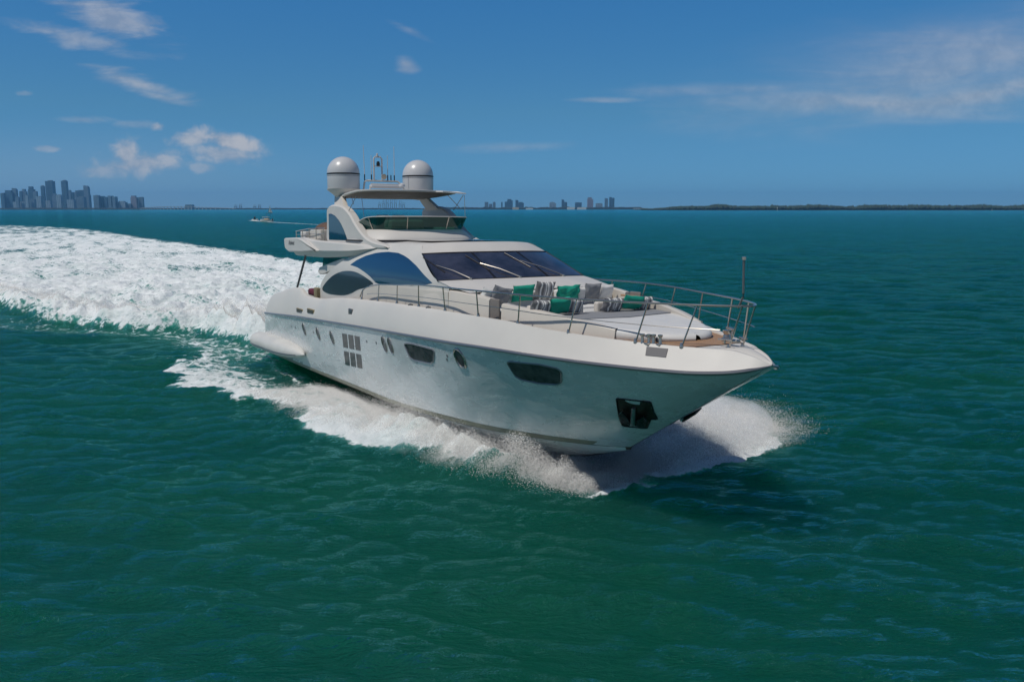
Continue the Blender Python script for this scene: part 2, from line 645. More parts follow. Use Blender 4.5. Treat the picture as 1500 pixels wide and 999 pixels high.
# ---- hull curves, in boat axes: x forward from the stern, y to port, z up
BEAM = pchip([0, 0.9, 4, 8, 12, 18, 20, 22.3, 23.9, 25.5, 27.1, 28.86, 29.9, 30.5, 30.95, 31.25, 31.4],
             [3.15, 3.2, 3.4, 3.5, 3.55, 3.55, 3.52, 3.42, 3.24, 2.95, 2.5, 1.83, 1.33, 0.98, 0.62, 0.3, 0.02])
ZRUB = pchip([0, 1.1, 7.5, 12.6, 17.6, 21.7, 25, 28.2, 29.8, 30.7, 31.24, 31.4],
             [2.40, 2.47, 2.88, 3.12, 3.33, 3.47, 3.54, 3.53, 3.54, 3.6, 3.72, 3.80])
ZEDGE = pchip([0.9, 1.0, 3.4, 5.0, 6.6, 7.15, 7.6, 8.2, 9.5, 12.8, 15.5, 18.3, 21.2, 24.2, 26, 28.6, 29.6, 30.4, 31.0, 31.4],
              [3.15, 3.25, 3.69, 3.94, 4.09, 4.10, 3.92, 3.82, 3.83, 4.08, 4.19, 4.27, 4.31, 4.29, 4.19, 4.08, 4.06, 4.06, 3.97, 3.82])
ZDECK = pchip([0.9, 7, 9, 12, 15, 18, 24, 26, 28, 29, 29.8, 30.4, 31.0, 31.4],
              [2.6, 3.3, 3.4, 3.7, 3.85, 3.95, 4.00, 4.00, 4.02, 4.03, 4.04, 4.04, 3.96, 3.81])
YCH = pchip([0, 16, 18, 20, 22, 24, 25.4, 26.2, 26.6], [3.05, 3.06, 3.02, 2.86, 2.50, 1.78, 1.02, .45, 0.02])
ZCH = pchip([0, 6, 14.5, 17, 19, 21, 23, 25, 26.6], [0.38, 0.46, 0.63, 0.67, 0.74, 0.80, 0.82, 0.84, 0.86])
ZKEEL = pchip([0, 12, 19, 22, 24.5, 26.0, 26.6], [-1.0, -1.0, -0.85, -0.5, 0.1, .6, .86])


def hull_row(s, t):
    """starboard topside point: s 0 stern..1 stem, t 0 rub rail..1 chine"""
    xr = 0.9 + 30.5 * s
    xc = 0.1 + 26.5 * s
    R_ = np.stack([xr, BEAM(xr), ZRUB(xr)], -1)
    C_ = np.stack([xc, YCH(xc), ZCH(xc)], -1)
    P = R_ * (1 - t)[..., None] + C_ * t[..., None]
    k = np.clip((s - 0.5) / 0.4, 0, 1)
    k = k * k * (3 - 2 * k) * np.clip((1 - s) / 0.12, 0, 1)
    P[..., 1] -= 0.10 * k * np.sin(np.pi * t)
    P[..., 1] = np.maximum(P[..., 1], 0.0)
    return P


def hull_at(x, z):
    """starboard topside point (positive half-breadth) above boat position x, z"""
    t = 0.3
    for _ in range(40):
        s = (x - 0.9 * (1 - t) - 0.1 * t) / (30.5 * (1 - t) + 26.5 * t)
        s = min(max(s, 0), 1)
        xr, xc = 0.9 + 30.5 * s, 0.1 + 26.5 * s
        zr, zc = float(ZRUB(xr)), float(ZCH(xc))
        t = 0.5 * t + 0.5 * min(max((zr - z) / (zr - zc), 0), 1)
    P = hull_row(np.array([s]), np.array([t]))[0]
    return np.array([x, P[1], z])


NS = 140
ss_ = 1 - (1 - np.linspace(0, 1, NS)) ** 1.35
TT = np.linspace(0, 1, 15)
Sg, Tg = np.meshgrid(ss_, TT, indexing='ij')
side_s = hull_row(Sg, Tg)


def both(P):
    Q = P.copy()
    Q[..., 1] *= -1
    return Q


hb = MB()
hb.grid(both(side_s)).grid(side_s, flip=True)
tr = side_s[0]
hb.grid(np.stack([both(tr[None])[0], tr], 0))
hull = hb.build("hull", M['hull'], yacht, angle=50)

bb = MB()
xc = 0.1 + 26.5 * ss_
Cst = np.stack([xc, YCH(xc), ZCH(xc)], -1)
Kst = np.stack([xc, 0 * xc, ZKEEL(xc)], -1)
rows = np.stack([Cst * (1 - t) + Kst * t + np.array([0, 0, -0.08 * math.sin(math.pi * t)]) for t in np.linspace(0, 1, 6)], 1)
bb.grid(both(rows)).grid(rows, flip=True)
bb.grid(np.stack([both(rows[0:1])[0], rows[0]], 0))
bottom = bb.build("hull_bottom", M['antifoul'], yacht, angle=50)
# olive boot stripe above the chine, hugging the topside
for sgn in (-1, 1):
    Sb, Tb = np.meshgrid(ss_[:int(NS * .93)], np.linspace(0.945, 1.0, 3), indexing='ij')
    Pb = hull_row(Sb, Tb)
    Pb[..., 1] += 0.006
    Pb[..., 1] *= sgn
    MB().grid(Pb).build("boot_stripe", M['boot'], hull, angle=60)

fw_m = [i for i in range(NS) if 18.5 < xc[i] < 26.55]
lowb = rows[fw_m][:, :5].copy()
lowb[..., 1] += .010
lowb[..., 2] -= .008
MB().grid(both(lowb)).grid(lowb, flip=True).build("forefoot", M['hull'], hull, angle=60)

# white bulwark band above the rub rail, both sides and across the stern
xb = np.concatenate([np.linspace(0.95, 27.5, 130), 27.5 + 3.9 * (1 - (1 - np.linspace(0, 1, 60)[1:]) ** 1.6)])
bw = BEAM(xb)
ze, zr, zd = ZEDGE(xb), ZRUB(xb), ZDECK(xb)
k = np.clip(bw / 0.9, 0, 1)
nose = np.clip((xb - 26.0) / 3.5, 0, 1)
off_e = (0.35 + 0.16 * nose) * k
sect = [(0.0, 0.0), (0.03, 0.10), (0.10, 0.25), (0.28, 0.50), (0.52, 0.74), (0.76, 0.92), (0.90, 0.985), (1.0, 1.0)]
rows = []
flat = np.clip((xb - 18.0) / 8.0, 0, 1)
for fo, fz in sect:
    fz = fz * (1 - flat) + fo * flat if 0 < fo < 1 else fz
    rows.append(np.stack([xb, bw - off_e * fo, zr + (ze - zr) * fz], -1))
rows.append(np.stack([xb, bw - off_e - 0.10 * k, ze - 0.004], -1))
rows.append(np.stack([xb, bw - off_e - 0.13 * k, np.minimum(zd, ze - 0.02)], -1))
bul = np.stack(rows, 1)
bk = MB()
bk.grid(both(bul)).grid(bul, flip=True)
bk.grid(np.stack([both(bul[0:1, :8])[0], bul[0, :8]], 0))
bulwark = bk.build("bulwark", M['gelcoat'], yacht, angle=40)
for sgn in (-1, 1):
    MB().tube([(x, sgn * (b + 0.015), z - 0.01) for x, b, z in zip(xb, bw, zr)], [0.05 * min(1, .15 + b / .5) for b in bw], 8).build("rub_rail", M['rub'], yacht)
# deck
yy = np.linspace(-1, 1, 17)
dk = np.stack([np.stack([xb, (bw - off_e - 0.12 * k) * y, np.minimum(zd, ze - 0.02) + 0.04 * (1 - y * y)], -1) for y in yy], 1)
deck = MB().grid(dk).build("deck", M['gelcoat'], yacht)
tx_ = np.linspace(26.3, 29.75, 40)
tk = np.stack([np.stack([tx_ + 0.25 * (1 - abs(y)), (BEAM(tx_) - 0.42 - 0.16 * np.clip((tx_ - 26) / 3.5, 0, 1)) * y, ZDECK(tx_) + 0.04 * (1 - y * y) + 0.012], -1) for y in yy], 1)
MB().grid(tk).build("teak_foredeck", M['teak'], yacht)


def loop_patch(outline, surf, off, thick, n_ring=6):
    """a pane lying on a surface: outline in surface coordinates, surf -> (point, outward normal)"""
    P = np.array(outline, float)
    cen = P.mean(0)
    rows = []
    pts = [surf(*p) for p in P]
    rows.append([tuple(np.array(q) - np.array(nn) * thick) for q, nn in pts])
    rows.append([tuple(np.array(q) + np.array(nn) * off) for q, nn in pts])
    for r in range(1, n_ring):
        g = 1 - r / n_ring
        rows.append([tuple(np.array(q) + np.array(nn) * off) for q, nn in (surf(*(cen + (p - cen) * g)) for p in P)])
    q, nn = surf(*cen)
    mb = MB()
    V = [v for row in rows for v in row] + [tuple(np.array(q) + np.array(nn) * off)]
    n = len(P)
    F = []
    for i in range(len(rows) - 1):
        for j in range(n):
            F.append((i * n + j, i * n + (j + 1) % n, (i + 1) * n + (j + 1) % n, (i + 1) * n + j))
    b = (len(rows) - 1) * n
    for j in range(n):
        F.append((b + j, b + (j + 1) % n, len(V) - 1))
    return mb.add(V, F)


def loop_rim(outline, surf, off, r):
    pts = [np.array(q) + np.array(nn) * off for q, nn in (surf(*p) for p in outline)]
    return MB().tube([tuple(p) for p in pts] + [tuple(pts[0])], r, 6, cap=False)


def hull_surf(sgn):
    def f(x, z):
        p = hull_at(x, z)
        q1, q2 = hull_at(x + .05, z), hull_at(x, z + .05)
        n = np.cross(q1 - p, q2 - p)
        n /= np.linalg.norm(n)
        if n[1] < 0:
            n = -n
        return np.array([p[0], sgn * p[1], p[2]]), np.array([n[0], sgn * n[1], n[2]])
    return f


def ellipse(cx, cz, a, b, n=20, rot=0.0):
    out = []
    for i in range(n):
        t = 2 * math.pi * i / n
        x, z = a * math.cos(t), b * math.sin(t)
        out.append((cx + x * math.cos(rot) - z * math.sin(rot), cz + x * math.sin(rot) + z * math.cos(rot)))
    return out


def rounded(poly, r=0.12, n=4):
    """polygon with eased corners"""
    P = [np.array(p, float) for p in poly]
    out = []
    for i in range(len(P)):
        a, b, c = P[i - 1], P[i], P[(i + 1) % len(P)]
        d1, d2 = a - b, c - b
        l1, l2 = np.hypot(*d1), np.hypot(*d2)
        rr = min(r, l1 * .45, l2 * .45)
        p, q = b + d1 / l1 * rr, b + d2 / l2 * rr
        for k_ in range(n + 1):
            t = k_ / n
            out.append((1 - t) ** 2 * p + 2 * t * (1 - t) * b + t * t * q)
    return [tuple(o) for o in out]


for sgn in (-1, 1):
    hs = hull_surf(sgn)
    # engine-room windows: two rows of three panes in one slanting field
    G = [np.array(q) for q in ((13.36, 2.77), (15.24, 2.85), (14.83, 1.59), (12.94, 1.47))]
    gp = lambda a_, b_: tuple((G[0] * (1 - a_) + G[1] * a_) * (1 - b_) + (G[3] * (1 - a_) + G[2] * a_) * b_)
    for b0, b1 in ((0.0, .44), (.56, 1.0)):
        for c in range(3):
            a0, a1 = c * .36, c * .36 + .28
            loop_patch([gp(a0, b0), gp(a1, b0), gp(a1, b1), gp(a0, b1)], hs, 0.008, 0.04, 3).build("hull_window", M['pane'], hull)
    for x, z in ((8.26, 2.40), (10.25, 2.42), (12.01, 2.45), (17.57, 2.86), (18.10, 2.88)):
        e = ellipse(x, z, 0.14, 0.25, 18, 0.25)
        w = loop_patch(e, hs, 0.010, 0.03, 2).build("porthole", M['hullglass'], hull)
        loop_rim(ellipse(x, z - .01, 0.155, 0.27, 18, 0.25), hs, 0.008, 0.022).build("porthole_rim", M['steel'], w)
    e = ellipse(22.71, 3.04, 0.2, 0.25, 22)
    w = loop_patch(e, hs, 0.010, 0.03, 2).build("porthole", M['hullglass'], hull)
    loop_rim(ellipse(22.71, 3.04, 0.23, 0.285, 22), hs, 0.01, 0.034).build("porthole_rim", M['steel'], w)
    for o in (rounded([(19.28, 3.06), (19.5, 3.12), (19.95, 3.15), (21.26, 3.14), (21.31, 3.06), (21.06, 2.72), (20.85, 2.63), (19.76, 2.59), (19.48, 2.65)], .08),
              rounded([(24.87, 3.19), (25.0, 3.24), (26.08, 3.29), (26.62, 3.25), (26.69, 3.16), (26.47, 2.85), (26.28, 2.75), (25.68, 2.70), (25.09, 2.73), (24.93, 2.81)], .06)):
        w = loop_patch(o, hs, 0.010, 0.04, 4).build("hull_window", M['hullglass'], hull)
        loop_rim(o, hs, 0.010, 0.024).build("window_rim", M['rub'], w)
    for x, z in ((6.23, 2.31), (6.89, 2.31), (9.6, 2.4), (15.89, 2.75), (16.82, 2.81), (22.04, 3.03), (21.95, 2.9)):
        loop_patch(ellipse(x, z, .045, .05, 8), hs, 0.012, 0.02, 1).build("drain_fitting", M['rub'], hull)
    # anchor pocket, its steel frame, and the anchor housed in it
    pk = [(27.78, 2.58), (28.58, 2.59), (28.40, 2.30), (28.22, 2.02), (28.10, 2.02), (27.70, 1.67), (27.24, 1.69), (27.40, 1.98)]
    pocket = loop_patch(rounded(pk, .04), hs, 0.006, 0.03, 3).build("anchor_pocket", M['pocket'], hull)
    loop_rim(rounded(pk, .05), hs, 0.012, 0.022).build("pocket_frame", M['rubber'], pocket)
    q0, nn = hs(27.86, 2.14)
    top_, bot_ = np.array(hs(28.16, 2.52)[0]), np.array(hs(27.52, 1.74)[0])
    ev = top_ - bot_
    ev = ev / np.linalg.norm(ev)
    eh = np.array(hs(28.2, 2.14)[0]) - np.array(hs(27.5, 2.14)[0])
    eh = eh - ev * eh.dot(ev)
    eh = eh / np.linalg.norm(eh)
    c0 = (top_ + bot_) / 2 + nn * .09
    ank = MB()
    P3 = lambda h_, v_, o_: tuple(c0 + eh * h_ + ev * v_ + nn * o_)
    ank.tube([P3(0, .34, -.05), P3(0, .05, .02), P3(0, -.30, .03)], [.05, .06, .075], 8)
    ank.tube([P3(-.30, -.34, .0), P3(.30, -.34, .0)], .055, 8)
    anchor = ank.build("anchor", M['steel2'], pocket, angle=30)
    for q in (-1, 1):
        tip = [P3(q * .05, -.34, .06), P3(q * .31, -.36, .06), P3(q * .36, .06, .10), P3(q * .27, .26, .10), P3(q * .13, .02, .09)]
        lo = [tuple(np.array(p_) - nn * .05) for p_ in tip]
        fl_ = MB().add(tip + lo, [(0, 1, 2, 3, 4), (9, 8, 7, 6, 5)] + [(i_, i_ + 5, (i_ + 1) % 5 + 5, (i_ + 1) % 5) for i_ in range(5)])
        fl_.build("anchor_fluke", M['rubber'], anchor, smooth=False)
    # vents and fairlead in the bulwark
    for x, z in ((7.84, 3.16), (9.5, 3.28)):
        b = float(BEAM(x))
        v = MB()
        v.rbox((x, sgn * (b - .075), z), (0.95, .09, .20), .03)
        vent = v.build("side_vent", M['tan'], yacht)
        sl = MB()
        for q in range(3):
            sl.box((x, sgn * (b - .022), z - .06 + .06 * q), (.8, .03, .018))
        sl.build("vent_slat", M['greysteel'], vent)
    b = float(BEAM(14.3))
    MB().rbox((14.3, sgn * (b - .12), 3.66), (.42, .09, .26), .04).build("side_fairlead", M['greysteel'], yacht)
    # recessed panel and cleat plates on the bow shoulder
    fl = []
    for (x, fo) in ((28.86, .86), (29.34, .86), (29.42, .52), (28.96, .52)):
        bq = float(BEAM(x))
        kk = min(bq / .9, 1)
        oe = (0.35 + 0.16 * min(max((x - 26) / 3.5, 0), 1)) * kk
        zz = float(ZRUB(x)) + (float(ZEDGE(x)) - float(ZRUB(x))) * fo
        fl.append((x, sgn * (bq - oe * fo + .012), zz + .012))
    lo = [(p[0], p[1] - sgn * .04, p[2] - .04) for p in fl]
    MB().add(fl + lo, [(0, 1, 2, 3), (7, 6, 5, 4), (0, 4, 5, 1), (1, 5, 6, 2), (2, 6, 7, 3), (3, 7, 4, 0)]).build("bow_vent", M['vent'], yacht)

# swim platform wing: rounded white sponson on either quarter
for sgn in (-1, 1):
    rowsP = []
    for t in np.linspace(0, 1, 22):
        x = -0.6 + 8.6 * t
        w = (math.sin(min(t / .12, 1) * math.pi / 2)) ** .6 * (math.cos(max((t - .55) / .45, 0) * math.pi / 2)) ** .62
        cz = 0.98 + 0.24 * t
        cy = 3.35 + .03 * t
        ring = []
        for k_ in range(16):
            a = 2 * math.pi * k_ / 16
            ring.append((x, sgn * (cy + (.50 * w + .02) * math.cos(a)), cz + (.40 * w + .02) * math.copysign(abs(math.sin(a)) ** .8, math.sin(a))))
        rowsP.append(ring)
    sp = MB().grid(rowsP, cv=True)
    sp.F.append(tuple(range(16)))
    sp.F.append(tuple(range(21 * 16, 22 * 16)))
    sp = sp.build("platform_wing", M['sponson'], yacht, angle=60)
    rr_ = []
    for t in np.linspace(0.02, .93, 20):
        w = (math.sin(min(t / .12, 1) * math.pi / 2)) ** .6 * (math.cos(max((t - .55) / .45, 0) * math.pi / 2)) ** .62
        rr_.append((-0.6 + 8.6 * t, sgn * (3.35 + .03 * t + .47 * w + .02), .98 + .24 * t - .16 * w))
    MB().tube(rr_, .028, 6).build("platform_rub_strip", M['greysteel'], sp)
MB().rbox((-.2, 0, 0.95), (1.6, 6.4, .28), .1).build("swim_platform", M['sponson'], yacht)

# ---- saloon and wheelhouse
SIDE = pchip([3.2, 4, 4.6, 5.1, 5.5, 5.9, 6.2, 6.5], [2.80, 2.80, 2.80, 2.77, 2.65, 2.45, 2.2, 1.9])
ZTOP = pchip([8.65, 8.75, 9.25, 10.1, 11.0, 12.0, 13.4, 14.2, 15.5, 17.2, 17.9, 18.55, 20.42, 21.2],
             [3.6, 4.15, 4.62, 5.0, 5.33, 5.62, 5.98, 6.16, 6.24, 6.25, 6.22, 5.92, 5.135, 5.03])


def side_surf(sgn):
    def f(x, z):
        y = float(SIDE(z))
        dy_ = (float(SIDE(z + .05)) - y) / .05
        n = np.array([0, sgn, -dy_])
        n[2] = -dy_
        n /= np.linalg.norm(n)
        return np.array([x, sgn * y, z]), n
    return f


xs_ = np.concatenate([np.linspace(8.65, 9.4, 12), np.linspace(9.5, 21.2, 80)])
cabin = MB()
tops = {}
for sgn in (-1, 1):
    rows = []
    for x in xs_:
        zt = float(ZTOP(x))
        col = []
        for t in np.linspace(0, 1, 14):
            z = 3.4 + (zt - 3.4) * t
            col.append((x, sgn * float(SIDE(z)), z))
        rows.append(col)
    cabin.grid(rows)
    # aft edge of the arch has thickness
    back = []
    for x in xs_[:45]:
        zt = float(ZTOP(x))
        y = float(SIDE(zt))
        back.append([(x, sgn * y, zt), (x + .02, sgn * (y - .16), zt - .01), (x + .25, sgn * (y - .22), zt - .12)])
    cabin.grid(back)
cabin_o = cabin.build("cabin_side", M['gelcoat'], yacht, angle=40)
# glazed aft bulkhead and inner side, dark behind the arch
rg = []
for x in np.linspace(9.2, 14.0, 16):
    zt = float(ZTOP(x)) - .08
    w = float(SIDE(zt)) - .2
    rg.append([(x + .25, -w, zt), (x + .25, 0, zt + .02), (x + .25, w, zt)])
MB().grid(rg).build("saloon_door_glass", M['lowglass'], yacht)

for sgn in (-1, 1):
    sf = side_surf(sgn)
    low = spline([(9.06, 4.16), (9.5, 4.45), (10.37, 4.78), (11.22, 4.98), (12.08, 5.08), (13.15, 5.08), (14.25, 4.92), (15.0, 4.72), (14.21, 4.55), (13.4, 4.42), (12.6, 4.22), (11.76, 4.09), (10.6, 4.03), (9.7, 4.03)], 64, closed=True)
    w = loop_patch(low, sf, 0.006, 0.05, 7).build("saloon_window", M['lowglass'], yacht)
    up = [(12.36, 5.33), (12.91, 5.53), (13.68, 5.72), (14.49, 5.84), (15.05, 5.885), (15.62, 5.915), (16.56, 5.90), (17.2, 5.82), (17.7, 5.73), (18.5, 5.53), (19.3, 5.27), (20.0, 5.05), (19.6, 4.98), (19.1, 4.93), (18.4, 4.87), (16.7, 4.83), (15.5, 4.77), (15.2, 4.80), (14.68, 4.98), (14.0, 5.14), (13.2, 5.27)]
    w = loop_patch(up, sf, 0.006, 0.05, 8).build("wheelhouse_side_window", M['tinted'], yacht)
    # raised moulding under the windows where the side deck climbs
    rows = []
    for x in np.linspace(12.2, 21.2, 40):
        t = min((x - 12.2) / 3.2, 1)
        t = t * t * (3 - 2 * t)
        h = 4.05 + (4.74 - 4.05) * t + max(x - 15.4, 0) * .018
        rows.append([(x, sgn * (float(SIDE(3.8)) + .03), 3.7), (x, sgn * (float(SIDE(h)) + .03), h - .04), (x, sgn * (float(SIDE(h)) + .02), h), (x, sgn * (float(SIDE(h)) - .08), h + .01)])
    MB().grid(rows).build("side_moulding", M['cream'], yacht)


def lat(xs0, w, zs, xc_, zc, px=2.4, pz=3.0, n=25):
    out = []
    for y in np.linspace(-1, 1, n):
        a = abs(y)
        out.append((xc_ - (xc_ - xs0) * a ** px, y * w, zc - (zc - zs) * a ** pz))
    return np.array(out)


def blend_rows(A, B, n, crown=0.0):
    out = []
    for t in np.linspace(0, 1, n):
        P = A * (1 - t) + B * t
        P[:, 2] += crown * math.sin(math.pi * t)
        out.append(P)
    return out


r0 = lat(13.0, 2.38, 6.00, 13.0, 6.20)
r1 = lat(15.5, 2.17, 6.24, 15.6, 6.31)
r2 = lat(17.75, 2.17, 6.235, 18.5, 6.30)
r3 = lat(18.55, 2.45, 5.92, 19.15, 5.97)
r4 = lat(20.42, 2.79, 5.135, 21.0, 5.19)
r5 = lat(21.25, 2.80, 5.01, 21.7, 5.09)
r6 = lat(22.3, 2.66, 4.88, 22.35, 4.92)
rf = MB().grid(blend_rows(r0, r1, 6) + blend_rows(r1, r2, 8)[1:] + blend_rows(r2, r3, 9, .03)[1:])
roof = rf.build("wheelhouse_roof", M['gelcoat'], yacht, angle=60)
ws = MB().grid(blend_rows(r3, r4, 12, .015)).build("windscreen", M['screen'], yacht, angle=70)
dash = MB().grid(blend_rows(r4, r5, 6, .01) + blend_rows(r5, r6, 8)[1:]).build("foredeck_cowl", M['gelcoat'], yacht, angle=60)
# frame edge, dividers and wipers on the windscreen
N4 = Vector((0.39, 0, 0.92)).normalized()


def on_ws(y, t, off=0.012):
    i = (y / 1.0 + 1) / 2 * 24
    a, b = int(min(i, 23)), int(min(i, 23)) + 1
    f_ = i - a
    P = (r3[a] * (1 - f_) + r3[b] * f_) * (1 - t) + (r4[a] * (1 - f_) + r4[b] * f_) * t
    return tuple(P[i_] + N4[i_] * off for i_ in range(3))


for y in (-0.36, 0.36):
    st = [[on_ws(y - .013, t, .02), on_ws(y + .013, t, .02)] for t in np.linspace(0, 1, 9)]
    MB().grid(st).build("windscreen_divider", M['dark'], ws)
fr_ = [on_ws(y, 0, .004) for y in np.linspace(-1, 1, 25)]
fb_ = [on_ws(y, 1, .004) for y in np.linspace(-1, 1, 25)]
MB().tube(fr_, .022, 6).build("windscreen_seal", M['dark'], ws)
MB().tube(fb_, .022, 6).build("windscreen_seal", M['dark'], ws)
MB().tube([on_ws(-1, t, .004) for t in np.linspace(0, 1, 6)], .022, 6).build("windscreen_seal", M['dark'], ws)
MB().tube([on_ws(1, t, .004) for t in np.linspace(0, 1, 6)], .022, 6).build("windscreen_seal", M['dark'], ws)
for (y0, t0, y1, t1) in ((-.66, 1.02, -.93, .50), (-.06, 1.02, -.40, .48), (.58, 1.02, .20, .42)):
    wp = MB()
    wp.tube([on_ws(y0, t0, .05), on_ws(y0 * .5 + y1 * .5, (t0 + t1) / 2, .09), on_ws(y1, t1, .05)], [.026, .02, .014], 6)
    wp.lathe([(.0, -.03), (.05, -.03), (.05, .04), (.0, .05)], on_ws(y0, t0, .03), 10)
    wiper = wp.build("wiper", M['steel'], ws)
    MB().tube([on_ws(y1 - .09, max(t1 - .34, .06), .03), on_ws(y1 + .05, t1 + .24, .03)], .016, 5).build("wiper_blade", M['dark'], wiper)
# dark glass sunroof
sr = []
for t in np.linspace(0, 1, 9):
    x = 15.7 + 2.1 * t
    sr.append([(x + .5 * (1 - abs(y) ** 2) * t, y * 1.75, 6.335 + .02 * (1 - abs(y) ** 2) - .012 * t) for y in np.linspace(-1, 1, 13)])
MB().grid(sr).build("sunroof", M['tinted'], roof)

# ---- flybridge deck with overhanging wings
TOPW = pchip([4.25, 6.7, 8.1, 10.3, 13.0, 14.6], [6.29, 6.33, 6.24, 6.21, 6.16, 6.06])
BOTW = pchip([4.25, 4.8, 5.1, 9.1, 11, 12.5, 13.6, 14.6], [5.80, 5.66, 5.50, 5.52, 5.60, 5.68, 5.84, 6.02])
fw = []
for x in np.concatenate([np.linspace(4.95, 5.2, 4), np.linspace(5.4, 14.6, 44)]):
    zt, zb = float(TOPW(x)), float(BOTW(x))
    w = 2.84 - max(x - 12.0, 0) * .20
    zc_ = zb + (zt - zb) * .42
    fw.append([(x, w - .5, zt - .12), (x, w - .32, zt - .01), (x, w - .06, zt), (x, w, zt - .05), (x, w + .06, zc_), (x, w - .10, zb + .03), (x, w - .16, zb), (x, w - 1.2, zb)])
fw = np.array(fw)
fly = MB()
fly.grid(fw).grid(both(fw), flip=True)
fly.grid(np.stack([fw[:, 0], both(fw)[:, 0]], 1)).grid(np.stack([fw[:, -1], both(fw)[:, -1]], 1))
fly.grid(np.stack([fw[0], both(fw)[0]], 1))
fly_o = fly.build("flybridge_deck", M['gelcoat'], yacht, angle=22)
WLT = rounded([(4.25, 6.29), (6.4, 6.34), (7.1, 6.27), (7.9, 6.10), (9.15, 5.80), (7.0, 5.70), (5.0, 5.66), (4.75, 5.70), (4.36, 5.80)], .12, 3)
for sgn in (-1, 1):
    MB().prism(WLT, sgn * 2.45, sgn * 3.04, .05).build("wing_tip", M['gelcoat'], fly_o, angle=35)
    gq = loop_patch([(8.2, 5.52), (11.0, 5.54), (9.6, 5.32), (8.0, 5.06)], lambda x, z, q=sgn: (np.array([x, q * 2.42, z]), np.array([0, q, 0])), .0, .03, 2).build("side_glass", M['greenglass'], yacht)
    MB().prism([(7.7, 4.86), (7.95, 4.74), (8.6, 4.8), (12.4, 5.5), (11.0, 5.54), (9.6, 5.32), (8.0, 5.06)], sgn * 2.30, sgn * 2.55, .02).build("side_strut", M['gelcoat'], yacht, angle=35)
for sgn in (-1, 1):
    # support pole to the aft deck
    MB().tube([(6.6, sgn * 2.72, 5.55), (5.53, sgn * 2.9, 3.85)], .05, 8).build("support_pole", M['greysteel'], yacht)
# maker's name on the wing
cu = bpy.data.curves.new("maker_name", 'FONT')
cu.body = "Azimut"
cu.size = 0.30
cu.extrude = 0.006
cu.shear = 0.25
cu.space_character = 1.05
txo = bpy.data.objects.new("maker_name", cu)
COL.objects.link(txo)
bpy.context.view_layer.update()
tme = bpy.data.meshes.new_from_object(txo.evaluated_get(bpy.context.evaluated_depsgraph_get()))
bpy.data.objects.remove(txo)
tme.materials.clear()
tme.materials.append(M['ink'])
for sgn in (-1, 1):
    t_ = bpy.data.objects.new("maker_name", tme)
    COL.objects.link(t_)
    t_.parent = fly_o
    if sgn < 0:
        t_.matrix_local = Matrix.Translation((5.05, -3.044, 6.0)) @ Matrix.Rotation(math.pi / 2, 4, 'X')
    else:
        t_.matrix_local = Matrix.Translation((5.75, 3.044, 5.98)) @ Matrix.Rotation(math.pi, 4, 'Z') @ Matrix.Rotation(math.pi / 2, 4, 'X')

# ---- fins carrying the hardtop
FIN = spline([(8.72, 6.2), (8.74, 6.9), (8.77, 7.45), (8.86, 7.60), (9.1, 7.69), (9.65, 7.74), (10.71, 7.65), (11.49, 7.37), (12.11, 6.97), (12.73, 6.63), (13.4, 6.38), (14.2, 6.24), (15.2, 6.16), (15.3, 6.0), (12.5, 6.0), (10, 6.0)], 60, closed=True)
for sgn in (-1, 1):
    fin = MB().prism(FIN, sgn * 2.06, sgn * 2.42, .06).build("arch_fin", M['gelcoat'], yacht, angle=40)
    fs = lambda x, z, s=sgn: (np.array([x, s * 2.42, z]), np.array([0, s, 0]))
    fwn = spline([(9.02, 6.3), (9.04, 6.8), (9.08, 7.36), (9.45, 7.36), (9.86, 7.29), (10.3, 7.1), (10.54, 6.98), (10.85, 6.75), (11.1, 6.5), (11.3, 6.28), (10.2, 6.27)], 50, closed=True)
    fwn = rounded([(9.02, 6.27), (9.07, 7.37), (9.45, 7.36), (9.86, 7.28), (10.3, 7.1), (10.6, 6.93), (10.9, 6.7), (11.12, 6.5), (11.33, 6.27)], .05, 3)
    loop_patch(fwn, fs, 0.008, 0.03, 4).build("fin_window", M['tinted'], fin)
    # leg from fin to hardtop
    leg = []
    for t in np.linspace(0, 1, 9):
        xa, xb2 = 9.45 - .62 * t ** 1.2, 11.2 - 1.55 * t ** .8
        z = 7.3 + .80 * t
        y = 2.24 - .28 * t
        leg.append([(xa, sgn * (y + .10), z), (xb2, sgn * (y + .09), z), (xb2 + .03, sgn * y, z), (xb2, sgn * (y - .09), z), (xa, sgn * (y - .10), z), (xa - .03, sgn * y, z)])
    MB().grid(leg, cv=True).build("hardtop_leg", M['cream'], yacht, angle=50)

# hardtop slab
ht_pl = rounded([(9.1, -1.9), (10.4, -2.2), (12.1, -2.25), (12.45, -1.4), (12.6, 0), (12.45, 1.4), (12.1, 2.25), (10.4, 2.2), (9.1, 1.9), (8.9, 0)], .5, 4)
hp = np.array(ht_pl)
cenh = hp.mean(0)
hrows = []
HT = lambda x: .056 * (x - 9.2)
for g, z in ((.95, 8.035), (.99, 8.04), (1.0, 8.055), (1.0, 8.10), (.99, 8.115), (.95, 8.12), (.5, 8.13), (.02, 8.135)):
    hrows.append([(cenh[0] + (p[0] - cenh[0]) * g, p[1] * g, z + HT(cenh[0] + (p[0] - cenh[0]) * g)) for p in hp])
hardtop = MB().grid(hrows, cv=True).build("hardtop", M['gelcoat'], yacht, angle=40)
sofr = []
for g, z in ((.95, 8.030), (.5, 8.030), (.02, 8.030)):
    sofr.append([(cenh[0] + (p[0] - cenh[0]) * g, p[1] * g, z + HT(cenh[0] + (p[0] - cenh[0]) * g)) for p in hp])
MB().grid(sofr, cv=True).build("hardtop_ceiling", M['soffit'], hardtop)
